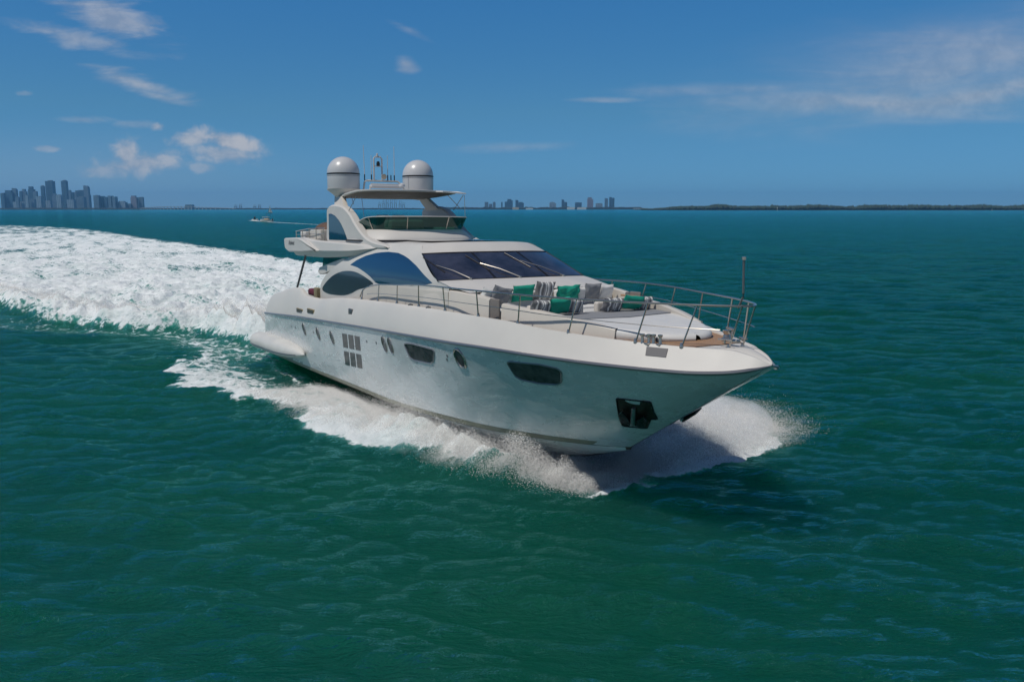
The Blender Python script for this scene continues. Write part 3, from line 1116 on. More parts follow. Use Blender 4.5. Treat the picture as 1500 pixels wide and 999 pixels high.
# port-side sun awning flap with its struts, and stays to starboard
fp = [(11.8, 1.0, 8.31), (13.15, 1.0, 8.25), (13.25, 2.0, 8.18), (12.1, 2.2, 8.29)]
MB().add(fp + [(p[0], p[1], p[2] - .05) for p in fp], [(0, 1, 2, 3), (7, 6, 5, 4), (0, 4, 5, 1), (1, 5, 6, 2), (2, 6, 7, 3), (3, 7, 4, 0)]).build("awning_flap", M['whitefab'], hardtop)
for a_, b_ in (((12.4, 1.6, 8.1), (12.95, 1.9, 7.55)), ((13.1, 1.95, 8.1), (12.3, 1.9, 7.5)), ((13.2, 1.95, 8.1), (13.25, 1.95, 7.2))):
    MB().tube([a_, b_], .014, 6).build("awning_strut", M['steel'], yacht)
for a_, b_ in (((11.0, -2.1, 8.05), (11.25, -2.1, 7.72)), ((11.6, -2.1, 8.05), (11.35, -2.35, 7.45)), ((11.9, -2.0, 8.0), (12.3, -2.0, 6.6))):
    MB().tube([a_, b_], .013, 6).build("awning_strut", M['steel'], yacht)

# satellite domes on their brackets
for sgn in (-1, 1):
    c = (9.12, sgn * 1.74, 0)
    br = MB()
    br.lathe([(.0, 8.0), (.30, 8.04), (.48, 8.20), (.70, 8.37), (.715, 8.42), (.0, 8.42)], c, 36)
    br.build("dome_bracket", M['gelcoat'], yacht, angle=50)
    prof = [(.0, 8.425), (.665, 8.425), (.68, 8.48), (.69, 8.95)]
    prof += [(.69, 9.0), (.69, 9.06)]
    prof += [(.69 * math.cos(a), 9.08 + .70 * math.sin(a)) for a in np.linspace(0, math.pi / 2, 16)[1:-1]] + [(.0, 9.78)]
    dome = MB().lathe(prof, c, 40).build("satellite_dome", M['dome'], yacht, angle=40)
    MB().lathe([(.68, 9.015), (.698, 9.015), (.698, 9.075), (.68, 9.075)], c, 40).build("dome_band", M['dark'], dome)
    MB().lathe([(.68, 8.955), (.695, 8.955), (.695, 8.97), (.68, 8.97)], c, 40).build("dome_band", M['greysteel'], dome)

# radar frame, light mast, horns and whip aerials
rfm = MB()
rfm.tube([(9.55, -1.03, 8.25), (9.5, -.94, 8.72), (9.5, -.86, 8.78), (9.5, .58, 8.78), (9.5, .66, 8.73), (9.75, .92, 8.24)], .04, 8)
rfm.tube([(9.9, -.9, 8.25), (9.9, -.8, 8.62), (9.9, .6, 8.62), (10.0, .8, 8.24)], .03, 8)
rframe = rfm.build("aerial_frame", M['gelcoat'], yacht)
MB().rbox((9.9, -.1, 8.52), (.28, 1.5, .14), .05).build("radar_bar", M['dome'], rframe)
MB().lathe([(.0, 8.24), (.13, 8.24), (.12, 8.32), (.0, 8.40)], (11.9, -.25, .2), 16).build("gps_dome", M['dome'], hardtop)
ms = MB()
ms.tube([(9.5, -.50, 8.78), (9.5, -.50, 9.72), (9.5, -.44, 9.8), (9.5, -.20, 9.8), (9.5, -.13, 9.72), (9.5, -.13, 8.78)], .038, 8)
ms.tube([(9.5, -.50, 9.40), (9.5, -.13, 9.40)], .025, 6)
mast = ms.build("light_mast", M['dome'], yacht)
MB().lathe([(.0, 9.42), (.07, 9.42), (.08, 9.50), (.06, 9.60), (.0, 9.62)], (9.5, -.30, 0), 12).build("navigation_light", M['dark'], mast)
MB().lathe([(.0, 9.82), (.045, 9.82), (.045, 9.93), (.0, 9.96)], (9.5, -.34, 0), 10).build("anchor_light", M['dome'], mast)
MB().tube([(9.62, -.14, 8.98), (9.9, -.2, 8.94)], [.05, .12], 10).build("horn", M['steel'], mast)
for y, z0, z1 in ((-.93, 8.78, 10.26), (-.62, 8.78, 9.86), (.13, 8.78, 9.88), (.44, 8.78, 10.27), (.28, 8.78, 9.0)):
    ae = MB().tube([(9.5, y, z0 + .05), (9.5, y - .03 * (y < -.9), z1)], [.017, .011], 6).build("whip_aerial", M['gelcoat'], rframe)
    MB().tube([(9.5, y, z0), (9.5, y, z0 + .26)], .026, 6).build("aerial_base", M['dark'], ae)

# ---- flybridge coaming and its green windscreen
half = [(11.2, 1.93), (12.0, 1.95), (12.7, 1.92), (13.15, 1.78), (13.45, 1.45), (13.62, .9), (13.72, .4), (13.75, 0)]
plan = spline([(x, -y) for x, y in half] + [(x, y) for x, y in half[::-1][1:]], 61)
nrm = np.gradient(plan, axis=0)
nrm = np.stack([nrm[:, 1], -nrm[:, 0]], -1)
nrm /= np.linalg.norm(nrm, axis=1)[:, None]


def ring(off, z, p=plan):
    q = p + nrm * off
    return np.stack([q[:, 0], q[:, 1], np.broadcast_to(z, len(q))], -1)


cg = [ring(.52, 6.20), ring(.50, 6.30), ring(.42, 6.42), ring(.24, 6.60), ring(.10, 6.69), ring(.02, 6.715), ring(-.10, 6.70), ring(-.14, 6.25)]
coam = MB().grid(np.array(cg)).build("flybridge_coaming", M['gelcoat'], yacht, angle=45)
tpl = pchip([11.2, 11.7, 12.4, 13.0, 13.8], [6.74, 6.90, 7.10, 7.19, 7.21])(plan[:, 0])
MB().grid(np.array([ring(.03, 6.70), ring(.14, 6.70 + (tpl - 6.70) * .5), ring(.25, tpl)])).build("flybridge_windscreen", M['greenglass'], yacht)
MB().tube(ring(.25, tpl + .005), .022, 6).build("windscreen_rail", M['gelcoat'], yacht)
for i in (22, 38, 10, 50):
    p0_, p1_ = ring(.05, 6.71)[i], ring(.26, tpl - .01)[i]
    MB().tube([tuple(p0_), tuple(p1_)], .022, 6).build("windscreen_bracket", M['steel'], yacht)
# black strip put in for the shade round the foot of the coaming
MB().grid(np.array([ring(.50, 6.23), ring(.56, 6.27), ring(.56, 6.30), ring(.50, 6.315)])).build("coaming_shade_strip", M['dark'], coam)
# helm console and seats behind the glass
hc = MB()
hc.rbox((12.75, -.55, 6.72), (.7, 1.5, .75), .12)
hc.build("helm_console", M['cream'], yacht)
MB().lathe([(.0, 7.16), (.09, 7.16), (.1, 7.22), (.0, 7.26)], (12.9, .45, 0), 12).build("searchlight", M['steel'], yacht)
for y in (-.95, -.25):
    st = MB()
    st.rbox((11.75, y, 6.72), (.5, .55, .14), .05)
    st.rbox((11.5, y, 7.0), (.13, .55, .6), .05)
    st.build("helm_seat", M['vinyl'], yacht)
MB().rbox((12.3, 1.2, 6.55), (1.7, .7, .5), .08).build("flybridge_sofa", M['vinyl'], yacht)

# aft flybridge furniture and rail
cab = MB().rbox((6.9, -1.95, 6.44), (1.5, .8, .5), .05).build("wet_bar", M['cream'], yacht)
MB().rbox((5.2, -2.1, 6.40), (.8, .6, .42), .05).build("deck_locker", M['gelcoat'], yacht)
for sgn in (-1, 1):
    rl = MB()
    rl.tube([(4.6, sgn * 2.55, 6.62), (6.6, sgn * 2.55, 6.74), (8.6, sgn * 2.45, 6.76)], .022, 6)
    rl.tube([(4.6, sgn * 2.55, 6.46), (8.6, sgn * 2.45, 6.52)], .014, 6)
    rail_a = rl.build("flybridge_rail", M['steel'], yacht)
    for x in (4.6, 5.6, 6.6, 7.6, 8.6):
        zt = float(np.interp(x, [4.6, 6.6, 8.6], [6.62, 6.74, 6.76]))
        MB().tube([(x, sgn * 2.53, 6.2), (x, sgn * 2.53, zt)], .02, 6).build("rail_post", M['steel'], rail_a)
rl = MB().tube([(4.6, -2.55, 6.62), (4.45, -1.2, 6.62), (4.45, 1.2, 6.62), (4.6, 2.55, 6.62)], .022, 6).build("flybridge_rail", M['steel'], yacht)
for y in (-1.6, -.5, .6, 1.7):
    MB().tube([(4.47, y, 6.2), (4.47, y, 6.62)], .02, 6).build("rail_post", M['steel'], rl)

# aft cockpit bits seen at the stern corner
MB().rbox((7.75, -2.66, 3.95), (.9, .5, .3), .1).build("cockpit_cushion", M['maroon'], yacht)
MB().rbox((8.55, -2.86, 3.95), (.42, .2, .5), .04).build("boarding_gate", M['tan'], yacht)
MB().rbox((5.4, 0, 3.5), (1.0, 4.6, .55), .1).build("cockpit_sofa", M['vinyl'], yacht)

# ---- foredeck lounge
YW = pchip([19.4, 20.3, 21.5, 22.5, 23.5, 24.5, 25.5, 26.5, 27.5, 28.2, 28.7, 29.0, 29.1], [2.82, 2.82, 2.79, 2.68, 2.54, 2.38, 2.18, 1.93, 1.56, 1.20, .82, .38, .0])
ZCO = pchip([19.4, 20.3, 21.5, 22.4, 23.3, 24.0, 25.0, 26.0, 27.0, 27.8], [4.82, 4.90, 4.90, 4.86, 4.78, 4.67, 4.61, 4.52, 4.41, 4.30])
for sgn in (-1, 1):
    for (xa, xe, nm) in ((19.4, 23.3, "lounge_coaming"), (23.86, 27.7, "sunpad_coaming")):
        rows = []
        for x in np.linspace(xa, xe, 30):
            y, z = float(YW(x)), float(ZCO(x))
            f_ = min((xe - x) / .5, 1) if xe > 27 else 1
            wv = .20 * max(f_, .1)
            rows.append([(x, sgn * (y + .03), float(ZDECK(x)) - .05), (x, sgn * y, z - .05), (x, sgn * (y - .03), z - .01), (x, sgn * (y - .07), z), (x, sgn * (y - wv), z), (x, sgn * (y - wv - .03), z - .03), (x, sgn * (y - wv - .05), 4.0)])
        cw = MB().grid(rows)
        cw.F.append(tuple(range(7)))
        cw.F.append(tuple(range(29 * 7, 30 * 7)))
        cw.build(nm, M['cream'], yacht, angle=40)
    # taupe gate panel closing the gap
    MB().rbox((23.58, sgn * 2.53, 4.47), (.5, .07, .66), .03).build("walkway_gate", M['taupe'], yacht)
# nose of the trunk and the white sun pad
xo = np.concatenate([np.linspace(25.2, 28.0, 24), 29.08 - 1.08 * (1 - np.linspace(0, 1, 26)[1:]) ** 2.0])
ow = np.array([max(float(YW(x)), 0) for x in xo])
ZP = pchip([25, 26, 27.5, 28.4, 29.1], [4.38, 4.38, 4.33, 4.28, 4.22])
pr = []
for dxs, dz in ((0.03, None), (0.02, .04), (.0, .08), (.0, -.10), (.03, -.04), (.08, -.01), (.14, 0)):
    row = []
    for x, w in zip(xo, ow):
        g = max(1 - dxs / max(w, .15), 0) if w > 0 else 0
        z = float(ZP(x))
        zz = float(ZDECK(min(x, 29))) - .03 if dz is None else (float(ZDECK(min(x, 29))) + dz if dz > 0 else z + dz)
        row.append((x - dxs * (x - 25.2) / 4, (w - dxs) if w > dxs else 0.0, zz))
    pr.append(row)
pr = np.array(pr)
pm = MB()
pm.grid(pr).grid(both(pr), flip=True)
tp = np.stack([pr[-1] * (1 - t) + both(pr[-1:])[0] * t + np.array([0, 0, .015 * math.sin(math.pi * t)]) for t in np.linspace(0, 1, 13)], 0)
pm.grid(tp)
pad = pm.build("sunpad", M['vinyl'], yacht, angle=40)
for sgn in (-1, 1):
    # seam between coaming and nose
    x = 27.72
    MB().tube([(x, sgn * (float(YW(x)) + .012), 4.06), (x, sgn * (float(YW(x)) + .004), 4.22), (x - .02, sgn * (float(YW(x)) - .06), 4.32)], .012, 5).build("pad_seam", M['greysteel'], pad)
MB().box((28.62, -.92, 4.13), (.34, .04, .08), Matrix.Rotation(-.75, 3, 'Z')).build("pad_vent", M['dark'], pad)
# grey seat band behind the pad
gs = []
for x in np.linspace(24.75, 26.05, 6):
    w = float(YW(x)) - .26
    gs.append([(x + .35 * (1 - abs(y)) * (1 if x > 25.5 else 0), y * w, 4.405 + .006 * (x > 25)) for y in np.linspace(-1, 1, 9)])
gs = np.array(gs)
g2 = gs.copy()
g2[..., 2] -= .12
MB().grid(gs).grid(g2, flip=True).grid(np.stack([gs[0], g2[0]], 1)).grid(np.stack([gs[-1], g2[-1]], 1)).build("grey_pad", M['greyfab'], yacht)
MB().rbox((25.4, 0, 4.13), (1.5, 4.0, .3), .03).build("pad_plinth", M['cream'], yacht)
# teak floor and seats of the lounge
MB().rbox((23.6, 0, 3.98), (2.3, 4.7, .06), .01).build("lounge_floor", M['teak'], yacht)
MB().rbox((22.42, 0, 4.45), (.26, 4.7, .86), .07).build("sofa_back", M['cream'], yacht)
MB().rbox((22.95, 0, 4.22), (.8, 4.5, .4), .06).build("sofa_seat", M['whitefab'], yacht)
for sgn in (-1, 1):
    MB().rbox((23.15, sgn * 2.08, 4.24), (1.1, .55, .4), .06).build("sofa_seat", M['whitefab'], yacht)
    MB().rbox((22.66, sgn * 1.15, 4.66), (.2, 2.1, .5), .08).build("sofa_back_cushion", M['whitefab'], yacht)
for (ya, yb) in ((-2.16, -.34), (.12, 2.16)):
    MB().rbox((24.72, (ya + yb) / 2, 4.34), (.2, yb - ya, .68), .06).build("sunpad_backrest", M['cream'], yacht)
MB().rbox((24.05, 1.95, 4.72), (.9, .08, .06), .02).build("grab_rail", M['teak'], yacht)
MB().rbox((23.6, 0.75, 4.3), (.75, .9, .05), .02).build("lounge_table", M['vinyl'], yacht)

# ---- bow rail
ZR = pchip([14.3, 14.63, 15.3, 16.31, 18, 19.81, 23.4, 27, 30.8], [4.22, 4.50, 4.66, 4.79, 4.88, 4.99, 5.04, 5.02, 5.05])
YR = pchip([14.3, 18, 20, 22.3, 23.9, 25.5, 27.1, 28.86, 29.9, 30.4, 30.65, 30.76], [3.06, 3.13, 3.18, 3.17, 2.99, 2.62, 2.07, 1.35, .81, .46, .22, 0])


def edge_y(x):
    return float(BEAM(x)) - .40 - .10 * min(max((x - 26) / 3.5, 0), 1)


xr_ = np.concatenate([np.linspace(14.3, 28.5, 50), 30.76 - 2.26 * (1 - np.linspace(0, 1, 24)[1:]) ** 1.8])
star = [(x, -float(YR(x)), float(ZR(x))) for x in xr_]
port = [(x, -y, z) for x, y, z in star[::-1][1:]]
rail = MB().tube(star + port, .024, 8).build("bow_rail", M['steel'], yacht)
xm = [x for x in xr_ if 14.9 < x < 30.4]
for sgn in (-1, 1):
    mid = []
    for x in xm:
        yb, zb = edge_y(x), float(ZEDGE(x))
        f_ = .45
        mid.append((x, sgn * (yb * (1 - f_) + float(YR(x)) * f_), zb * (1 - f_) + float(ZR(x)) * f_))
    MB().tube(mid, .011, 6).build("mid_rail", M['steel'], rail)
    for xb_, xt in ((14.72, 14.63), (16.3, 16.31), (18, 18.02), (19.71, 19.83), (21.48, 21.57), (23.3, 23.45), (25.02, 25.21), (26.73, 26.97), (28.53, 28.81), (29.58, 29.88), (30.3, 30.66)):
        yb = edge_y(xb_) if xb_ < 30 else .22
        zb = float(ZEDGE(xb_))
        po = MB().tube([(xb_, sgn * yb, zb - .02), (xt, sgn * float(YR(xt)), float(ZR(xt)))], .020, 7).build("stanchion", M['steel'], rail)
        MB().lathe([(.0, -.02), (.05, -.02), (.05, .01), (.03, .09), (.0, .09)], (xb_, sgn * yb, zb), 10).build("stanchion_foot", M['steel'], po)
MB().tube([(30.10, .25, 4.95), (30.36, .12, 5.22), (30.38, .10, 5.3), (30.36, .10, 6.08)], .024, 8).build("jackstaff", M['greysteel'], yacht)
MB().lathe([(.0, 6.06), (.05, 6.06), (.05, 6.13), (.0, 6.14)], (30.36, .10, 0), 10).build("jackstaff_cap", M['steel'], yacht)

# mooring gear on the bow
for sgn in (-1, 1):
    for x, y in ((28.74, 1.36), (28.98, 1.22)):
        b_ = MB()
        z = float(ZDECK(x)) + .03
        for d in (-.07, .07):
            b_.lathe([(.0, z - .02), (.055, z - .02), (.04, z + .05), (.035, z + .17), (.06, z + .19), (.06, z + .23), (.0, z + .24)], (x + d, sgn * (y - d * .6), 0), 12)
        b_.rbox((x, sgn * y, z + .0), (.3, .12, .04), .015)
        b_.build("mooring_bitt", M['steel'], yacht)
wl = MB()
wl.lathe([(.0, 4.08), (.12, 4.08), (.10, 4.16), (.07, 4.26), (.10, 4.32), (.10, 4.36), (.0, 4.37)], (29.6, .42, 0), 16)
wl.build("windlass", M['steel'], yacht)
MB().rbox((30.12, .02, 4.2), (.5, .16, .08), .03).build("bow_roller", M['steel'], yacht)
for sgn in (-1, 1):
    cl = MB()
    cl.tube([(30.25, sgn * .30, 4.17), (30.25, sgn * .30, 4.25)], .025, 6)
    cl.tube([(30.08, sgn * .34, 4.25), (30.42, sgn * .24, 4.25)], .02, 6)
    cl.build("bow_cleat", M['steel'], yacht)
for sgn in (-1, 1):
    for x in (19.05, 20.35):
        MB().lathe([(.0, -.04), (.09, -.04), (.08, .03), (.0, .06)], (x, sgn * (edge_y(x) - .02), float(ZEDGE(x)) + .0), 10).build("deck_fairlead", M['greysteel'], yacht)


# ---- loose cushions lying in the lounge (things of their own)
def cushion_mesh(w, h, t, seed):
    r = np.random.default_rng(seed)
    n = 15
    u = np.linspace(-1, 1, n)
    U, V_ = np.meshgrid(u, u, indexing='ij')
    px_ = U * (w / 2) * (1 - .10 * (1 - V_ ** 2) * (abs(U) ** 2))
    pz_ = V_ * (h / 2) * (1 - .10 * (1 - U ** 2) * (abs(V_) ** 2))
    th = t / 2 * ((1 - U ** 4) * (1 - V_ ** 4)) ** .42
    wob = sum(.012 * r.normal() * np.sin((i + 1) * 1.7 * U + r.uniform(0, 6)) * np.sin((i + 1) * 1.5 * V_ + r.uniform(0, 6)) for i in range(4))
    A = np.stack([px_, -th + wob, pz_], -1)
    B = np.stack([px_, th + wob, pz_], -1)
    return MB().grid(A).grid(B, flip=True)


CUSH = [
    # x, y, z, width, height, spin, lean, facing, material, label
    (22.84, -1.92, 4.80, .66, .52, .25, .32, 0, 'greyfab', "plain grey cushion at the left end of the sofa below the windscreen"),
    (22.92, -1.20, 4.84, .74, .50, -.04, .30, 0, 'greenfab', "green cushion on the sofa below the windscreen, beside the left grey cushion"),
    (22.88, -.42, 4.88, .66, .56, .07, .26, 0, 'stripe', "grey and white striped cushion on the sofa between the two green ones"),
    (22.92, .42, 4.80, .84, .44, -.02, .30, 0, 'greenfab', "wide green cushion on the sofa, right of the striped cushion"),
    (22.80, 1.05, 4.74, .50, .40, .0, .22, 0, 'whitefab', "pale cushion tucked behind the right green sofa cushion"),
    (22.90, 1.35, 4.80, .60, .50, .02, .26, 0, 'greyfab', "plain grey cushion at the right end of the sofa below the windscreen"),
    (22.80, 1.95, 4.76, .54, .44, .0, .26, 0, 'whitefab', "white cushion in the far right corner of the lounge"),
    (22.72, -2.28, 4.80, .46, .44, .2, .30, 0, 'whitefab', "white cushion in the near left corner of the lounge"),
    (25.04, -1.95, 4.60, .62, .40, .10, .42, 0, 'stripe', "striped cushion on the left sunpad backrest, left of the green cushion"),
    (25.14, -1.38, 4.64, .66, .44, -.12, .50, 0, 'greenfab', "green cushion leaning on the left sunpad backrest between two striped ones"),
    (25.04, -.88, 4.60, .60, .40, .06, .40, 0, 'stripe', "striped cushion on the left sunpad backrest, right of the green cushion"),
    (25.06, .48, 4.57, .70, .38, .04, .45, 0, 'stripe', "striped cushion on the right sunpad backrest, left of the green cushion"),
    (25.14, 1.14, 4.61, .74, .40, .14, .55, 0, 'greenfab', "green cushion leaning on the right sunpad backrest between striped ones"),
    (25.04, 1.64, 4.56, .56, .36, .0, .40, 0, 'stripe', "striped cushion at the outer end of the right sunpad backrest"),
]
for i, (x, y, z, w, h, spin, lean, fc, mt, lab) in enumerate(CUSH):
    front_ = x > 24.9
    w, h, z = (w * 1.06, h * 1.12, z + .04) if front_ else (w * 1.04, h * 1.06, z + .02)
    o = cushion_mesh(w, h, .22, i).build("cushion", M[mt], None, angle=70)
    tag(o, lab, "cushion", "scatter cushions on the foredeck lounge")
    loc = Matrix.Translation((x, y, z)) @ Matrix.Rotation(math.pi / 2, 4, 'Z') @ Matrix.Rotation(lean, 4, 'X') @ Matrix.Rotation(spin, 4, 'Y')
    o.matrix_world = BM @ loc

# covered heap on the aft flybridge
rows = []
for t in np.linspace(0, 1, 9):
    ring_ = []
    for k_ in range(28):
        a = 2 * math.pi * k_ / 28
        r_ = 1.0 - .95 * t ** 1.4
        fold = 1 + .06 * math.sin(a * 7 + 1) * (1 - t)
        ring_.append((1.5 * r_ * math.cos(a) * fold + .2 * t, .85 * r_ * math.sin(a) * fold, .62 * math.sin(t * math.pi / 2) ** .8 + .03 * math.sin(a * 5) * (1 - t)))
    rows.append(ring_)
cv = MB().grid(rows, cv=True)
cv.F.append(tuple(range(8 * 28, 9 * 28)))
heap = cv.build("deck_cover", M['browncover'], None, angle=70)
tag(heap, "brown canvas cover draped over stowed gear on the aft upper deck of the yacht", "cover")
heap.matrix_world = BM @ Matrix.Translation((5.9, -1.35, 6.58)) @ Matrix.Diagonal((.85, .8, .75, 1))
MB().rbox((5.9, -1.3, 6.40), (2.0, 1.1, .46), .08).build("gear_chest", M['cream'], yacht)


# ================================================================== THE SEA
def fast_mesh(name, V, F, mat, smooth=True):
    """V (n,3), F (m,k) arrays"""
    V = np.ascontiguousarray(V, np.float32)
    F = np.ascontiguousarray(F, np.int32)
    m_, k_ = F.shape
    me = bpy.data.meshes.new(name)
    me.vertices.add(len(V))
    me.vertices.foreach_set('co', V.ravel())
    me.loops.add(m_ * k_)
    me.loops.foreach_set('vertex_index', F.ravel())
    me.polygons.add(m_)
    me.polygons.foreach_set('loop_start', np.arange(0, m_ * k_, k_, dtype=np.int32))
    me.polygons.foreach_set('loop_total', np.full(m_, k_, np.int32))
    if smooth:
        me.polygons.foreach_set('use_smooth', np.ones(m_, bool))
    me.materials.append(mat)
    me.update(calc_edges=True)
    o = bpy.data.objects.new(name, me)
    COL.objects.link(o)
    return o


_perm = rng.permutation(256)
_perm = np.concatenate([_perm, _perm])
_ang = rng.uniform(0, 2 * math.pi, 256)
_gx, _gy = np.cos(_ang), np.sin(_ang)


def perlin(x, y):
    xi, yi = np.floor(x).astype(np.int64), np.floor(y).astype(np.int64)
    xf, yf = x - xi, y - yi
    xi &= 255
    yi &= 255
    u = xf * xf * xf * (xf * (xf * 6 - 15) + 10)
    v = yf * yf * yf * (yf * (yf * 6 - 15) + 10)

    def g(a, b, dx, dy):
        h = _perm[_perm[(xi + a) & 255] + ((yi + b) & 255)]
        return _gx[h] * dx + _gy[h] * dy
    n00, n10 = g(0, 0, xf, yf), g(1, 0, xf - 1, yf)
    n01, n11 = g(0, 1, xf, yf - 1), g(1, 1, xf - 1, yf - 1)
    return (n00 * (1 - u) + n10 * u) * (1 - v) + (n01 * (1 - u) + n11 * u) * v


def fbm(x, y, oct_=4, gain=0.5):
    a, t = 1.0, 0
    for i in range(oct_):
        t = t + a * perlin(x * 2 ** i + 17.3 * i, y * 2 ** i - 9.1 * i)
        a *= gain
    return t


def sstep(x, a, b):
    t = np.clip((x - a) / (b - a), 0, 1)
    return t * t * (3 - 2 * t)


FX, FY = math.cos(math.radians(59.146)), -math.sin(math.radians(59.146))   # heading on the water
BX, BY = -10.393, 44.821


def to_boat(x, y):
    dx, dy = x - BX, y - BY
    return dx * FX + dy * FY, dx * FY - dy * FX      # along the keel, out to starboard


def from_boat(xb, ns):
    return BX + xb * FX + ns * FY, BY + xb * FY - ns * FX


SHEET = pchip([-4.5, -3.2, 1.3, 4.8, 6.9, 8.6, 10.3, 12.7, 14, 15.6, 17, 18.7, 20.3, 22.2, 23.4, 24.3, 25.0],
              [5.6, 6.5, 8.3, 8.5, 7.7, 7.0, 6.0, 5.4, 5.6, 5.4, 4.9, 4.1, 3.5, 2.8, 1.9, .7, -.3])
PORTSHEET = pchip([-9, 0, 8, 14, 18, 21.3, 23.5, 24.8, 25.5, 25.9, 26.2], [6, 9, 10, 10.5, 10.6, 10.2, 9.2, 8.4, 7.4, 5.0, -1.0])
RIDGE = pchip([0, 3.3, 6.7, 11.2, 14, 16.8, 23.2, 28, 33, 60, 100, 200, 350, 500],
              [1.2, 2.3, 3.3, 4.6, 7.9, 10.0, 12.9, 13.8, 15.2, 20, 24, 25, 28, 34])
PORTB = pchip([0, 20, 45, 70, 104, 180, 329, 370, 430, 500], [2.6, 10, 18, 23, 23, 20.3, 13.3, 6, -12, -30])


def sea_state(x, y):
    """extra height and foam amount raised by the boats"""
    xb, ns = to_boat(x, y)
    s = -xb
    h = np.zeros_like(x)
    foam = np.zeros_like(x)
    jag = fbm(x * .35, y * .35, 4) * 1.0 + fbm(x * 1.3 + 5, y * 1.3, 3) * .35
    # --- bow wave sheet to starboard, and its twin to port
    on_s = (xb > -9) & (xb < 26.5)
    for sgn in (1, -1):
        n_ = ns * sgn
        out = SHEET(xb) + np.interp(xb, [13, 16, 20, 23, 24.4], [.1, .6, .8, .6, .0]) if sgn > 0 else PORTSHEET(xb + .7 * jag)
        d = out + jag * (np.interp(xb, [-9, 2, 12, 20], [2.2, 1.8, 1.2, .7]) if sgn > 0 else 2.0) - n_
        wake_in = np.interp(xb, [-9, 0, 6, 12, 17, 21, 24.5], [3.0, 2.2, 2.6, 2.7, 2.3, 1.4, -1])
        inn = sstep(n_, wake_in - .8, wake_in + .6)
        dens = np.interp(xb, [-9, -4, 1, 6, 11, 15, 18, 22, 25], [.0, .52, .62, .68, .76, .88, 1.0, 1.0, .9])
        rim = np.exp(-((d - .7) / .8) ** 2) * .22
        hull_gap = np.interp(xb, [0, 8, 14, 18], [.42, .34, .15, 0]) * np.exp(-((n_ - 3.6) / 1.1) ** 2)
        f_ = sstep(d, -.15, .9) * inn * (dens + rim - hull_gap) * on_s
        foam = np.maximum(foam, f_)
        near = np.interp(xb, [-6, 4, 12, 17, 21, 23.5, 25.2], [.05, .18, .34, .60, .80, .75, .1])
        wdt = np.interp(xb, [0, 14, 20, 24], [2.4, 1.9, 1.0, .8])
        chine = np.interp(xb, [13, 18, 20, 22, 24, 25.4, 26], [3.1, 3.05, 2.9, 2.5, 1.75, 1.0, .4])
        mid_ = np.maximum(SHEET(xb) - 1.3, chine) if sgn > 0 else np.minimum(out - 2.5, 4.5)
        wdt = wdt if sgn > 0 else wdt * 2.2
        lump = 1 + .7 * jag + .5 * fbm(x * 1.7, y * 1.7 + 3, 3)
        h += near * np.exp(-((n_ - mid_) / wdt) ** 2) * lump * on_s * (1 if sgn > 0 else .45)
        # thin line of foam at the chine
        ch = np.interp(xb, [0, 17, 22], [2.95, 2.9, 2.4])
        foam = np.maximum(foam, np.exp(-((n_ - ch - .2) / .22) ** 2) * .62 * ((xb > 0) & (xb < 19)))
    h -= .22 * np.exp(-((np.abs(ns) - 4.2) / 2.0) ** 2) * sstep(12 - xb, 0, 8) * sstep(xb, -6, 0)
    # --- stern wake
    on_w = (s > 0.0) & (s < 480)
    sp = np.clip(s, 0, 480)
    rb, pb = RIDGE(sp), PORTB(sp)
    wob = jag * np.interp(sp, [0, 10, 40, 200], [.35, .7, 1.5, 3.0])
    ds = rb + wob - ns
    dp = pb + wob + ns
    d = np.minimum(ds, dp)
    edge = sstep(d, np.interp(sp, [0, 30, 300], [-.7, -1.1, -2.0]), np.interp(sp, [0, 30, 300], [.5, 1.6, 9.0]))
    dens = np.interp(sp, [0, 15, 40, 120, 250, 400], [1.05, 1.0, .92, .86, .76, .5])
    streak = fbm((ns + .06 * sp) * .35, sp * .05, 4)
    dens = dens + streak * np.interp(sp, [0, 10, 60], [.14, .34, .46]) - .25 * np.clip(fbm(x * .06 + 4, y * .03, 3), 0, 1)
    foam = np.where(on_w, np.maximum(foam, edge * dens), foam)
    rh = np.interp(sp, [0, 3, 8, 14, 30, 60, 120], [.75, 1.2, 1.35, 1.2, .95, .5, .0])
    crest = np.where(ds > 1.3, np.exp(-((ds - 1.3) / 2.4) ** 2), np.exp(-((ds - 1.3) / 1.0) ** 2))
    h += np.where(on_w, rh * crest * (1 + .55 * jag), 0)
    cp = np.where(dp > .9, np.exp(-((dp - .9) / 3.0) ** 2), np.exp(-((dp - .9) / .8) ** 2))
    h += np.where(on_w, .7 * rh * cp * (1 + .4 * jag), 0)
    h += np.where(on_w, sstep(d, 0, 3) * np.interp(sp, [0, 6, 15, 60, 200], [.8, .95, .6, .3, .08]) * (.35 + 1.7 * fbm(x * .38, y * .38, 5, .58)), 0)
    # outer spill in front of the breaking ridge
    spill = np.exp(-((ds + 1.6) / 2.1) ** 2) * np.interp(sp, [0, 2, 6, 18, 40, 60], [.5, .58, .56, .40, .34, .2])
    foam = np.where(on_w, np.maximum(foam, spill), foam)
    # --- wake line of the distant motor boat
    for (ax, ay, bx, by, w) in WAKELINES:
        ux, uy = bx - ax, by - ay
        L = math.hypot(ux, uy)
        ux, uy = ux / L, uy / L
        t = (x - ax) * ux + (y - ay) * uy
        q = np.abs((x - ax) * -uy + (y - ay) * ux)
        foam = np.maximum(foam, ((t > -4) & (t < L)) * np.exp(-(q / w) ** 2) * (1 - .35 * np.clip(t / L, 0, 1)))
    rough = sstep(foam, .25, .8)
    h += rough * (.14 * fbm(x * 1.0 + 3, y * 1.0, 4, .55) + .05 * np.abs(fbm(x * 2.6, y * 2.6 + 7, 3, .6)))
    return h, np.clip(foam, 0, 1.2)


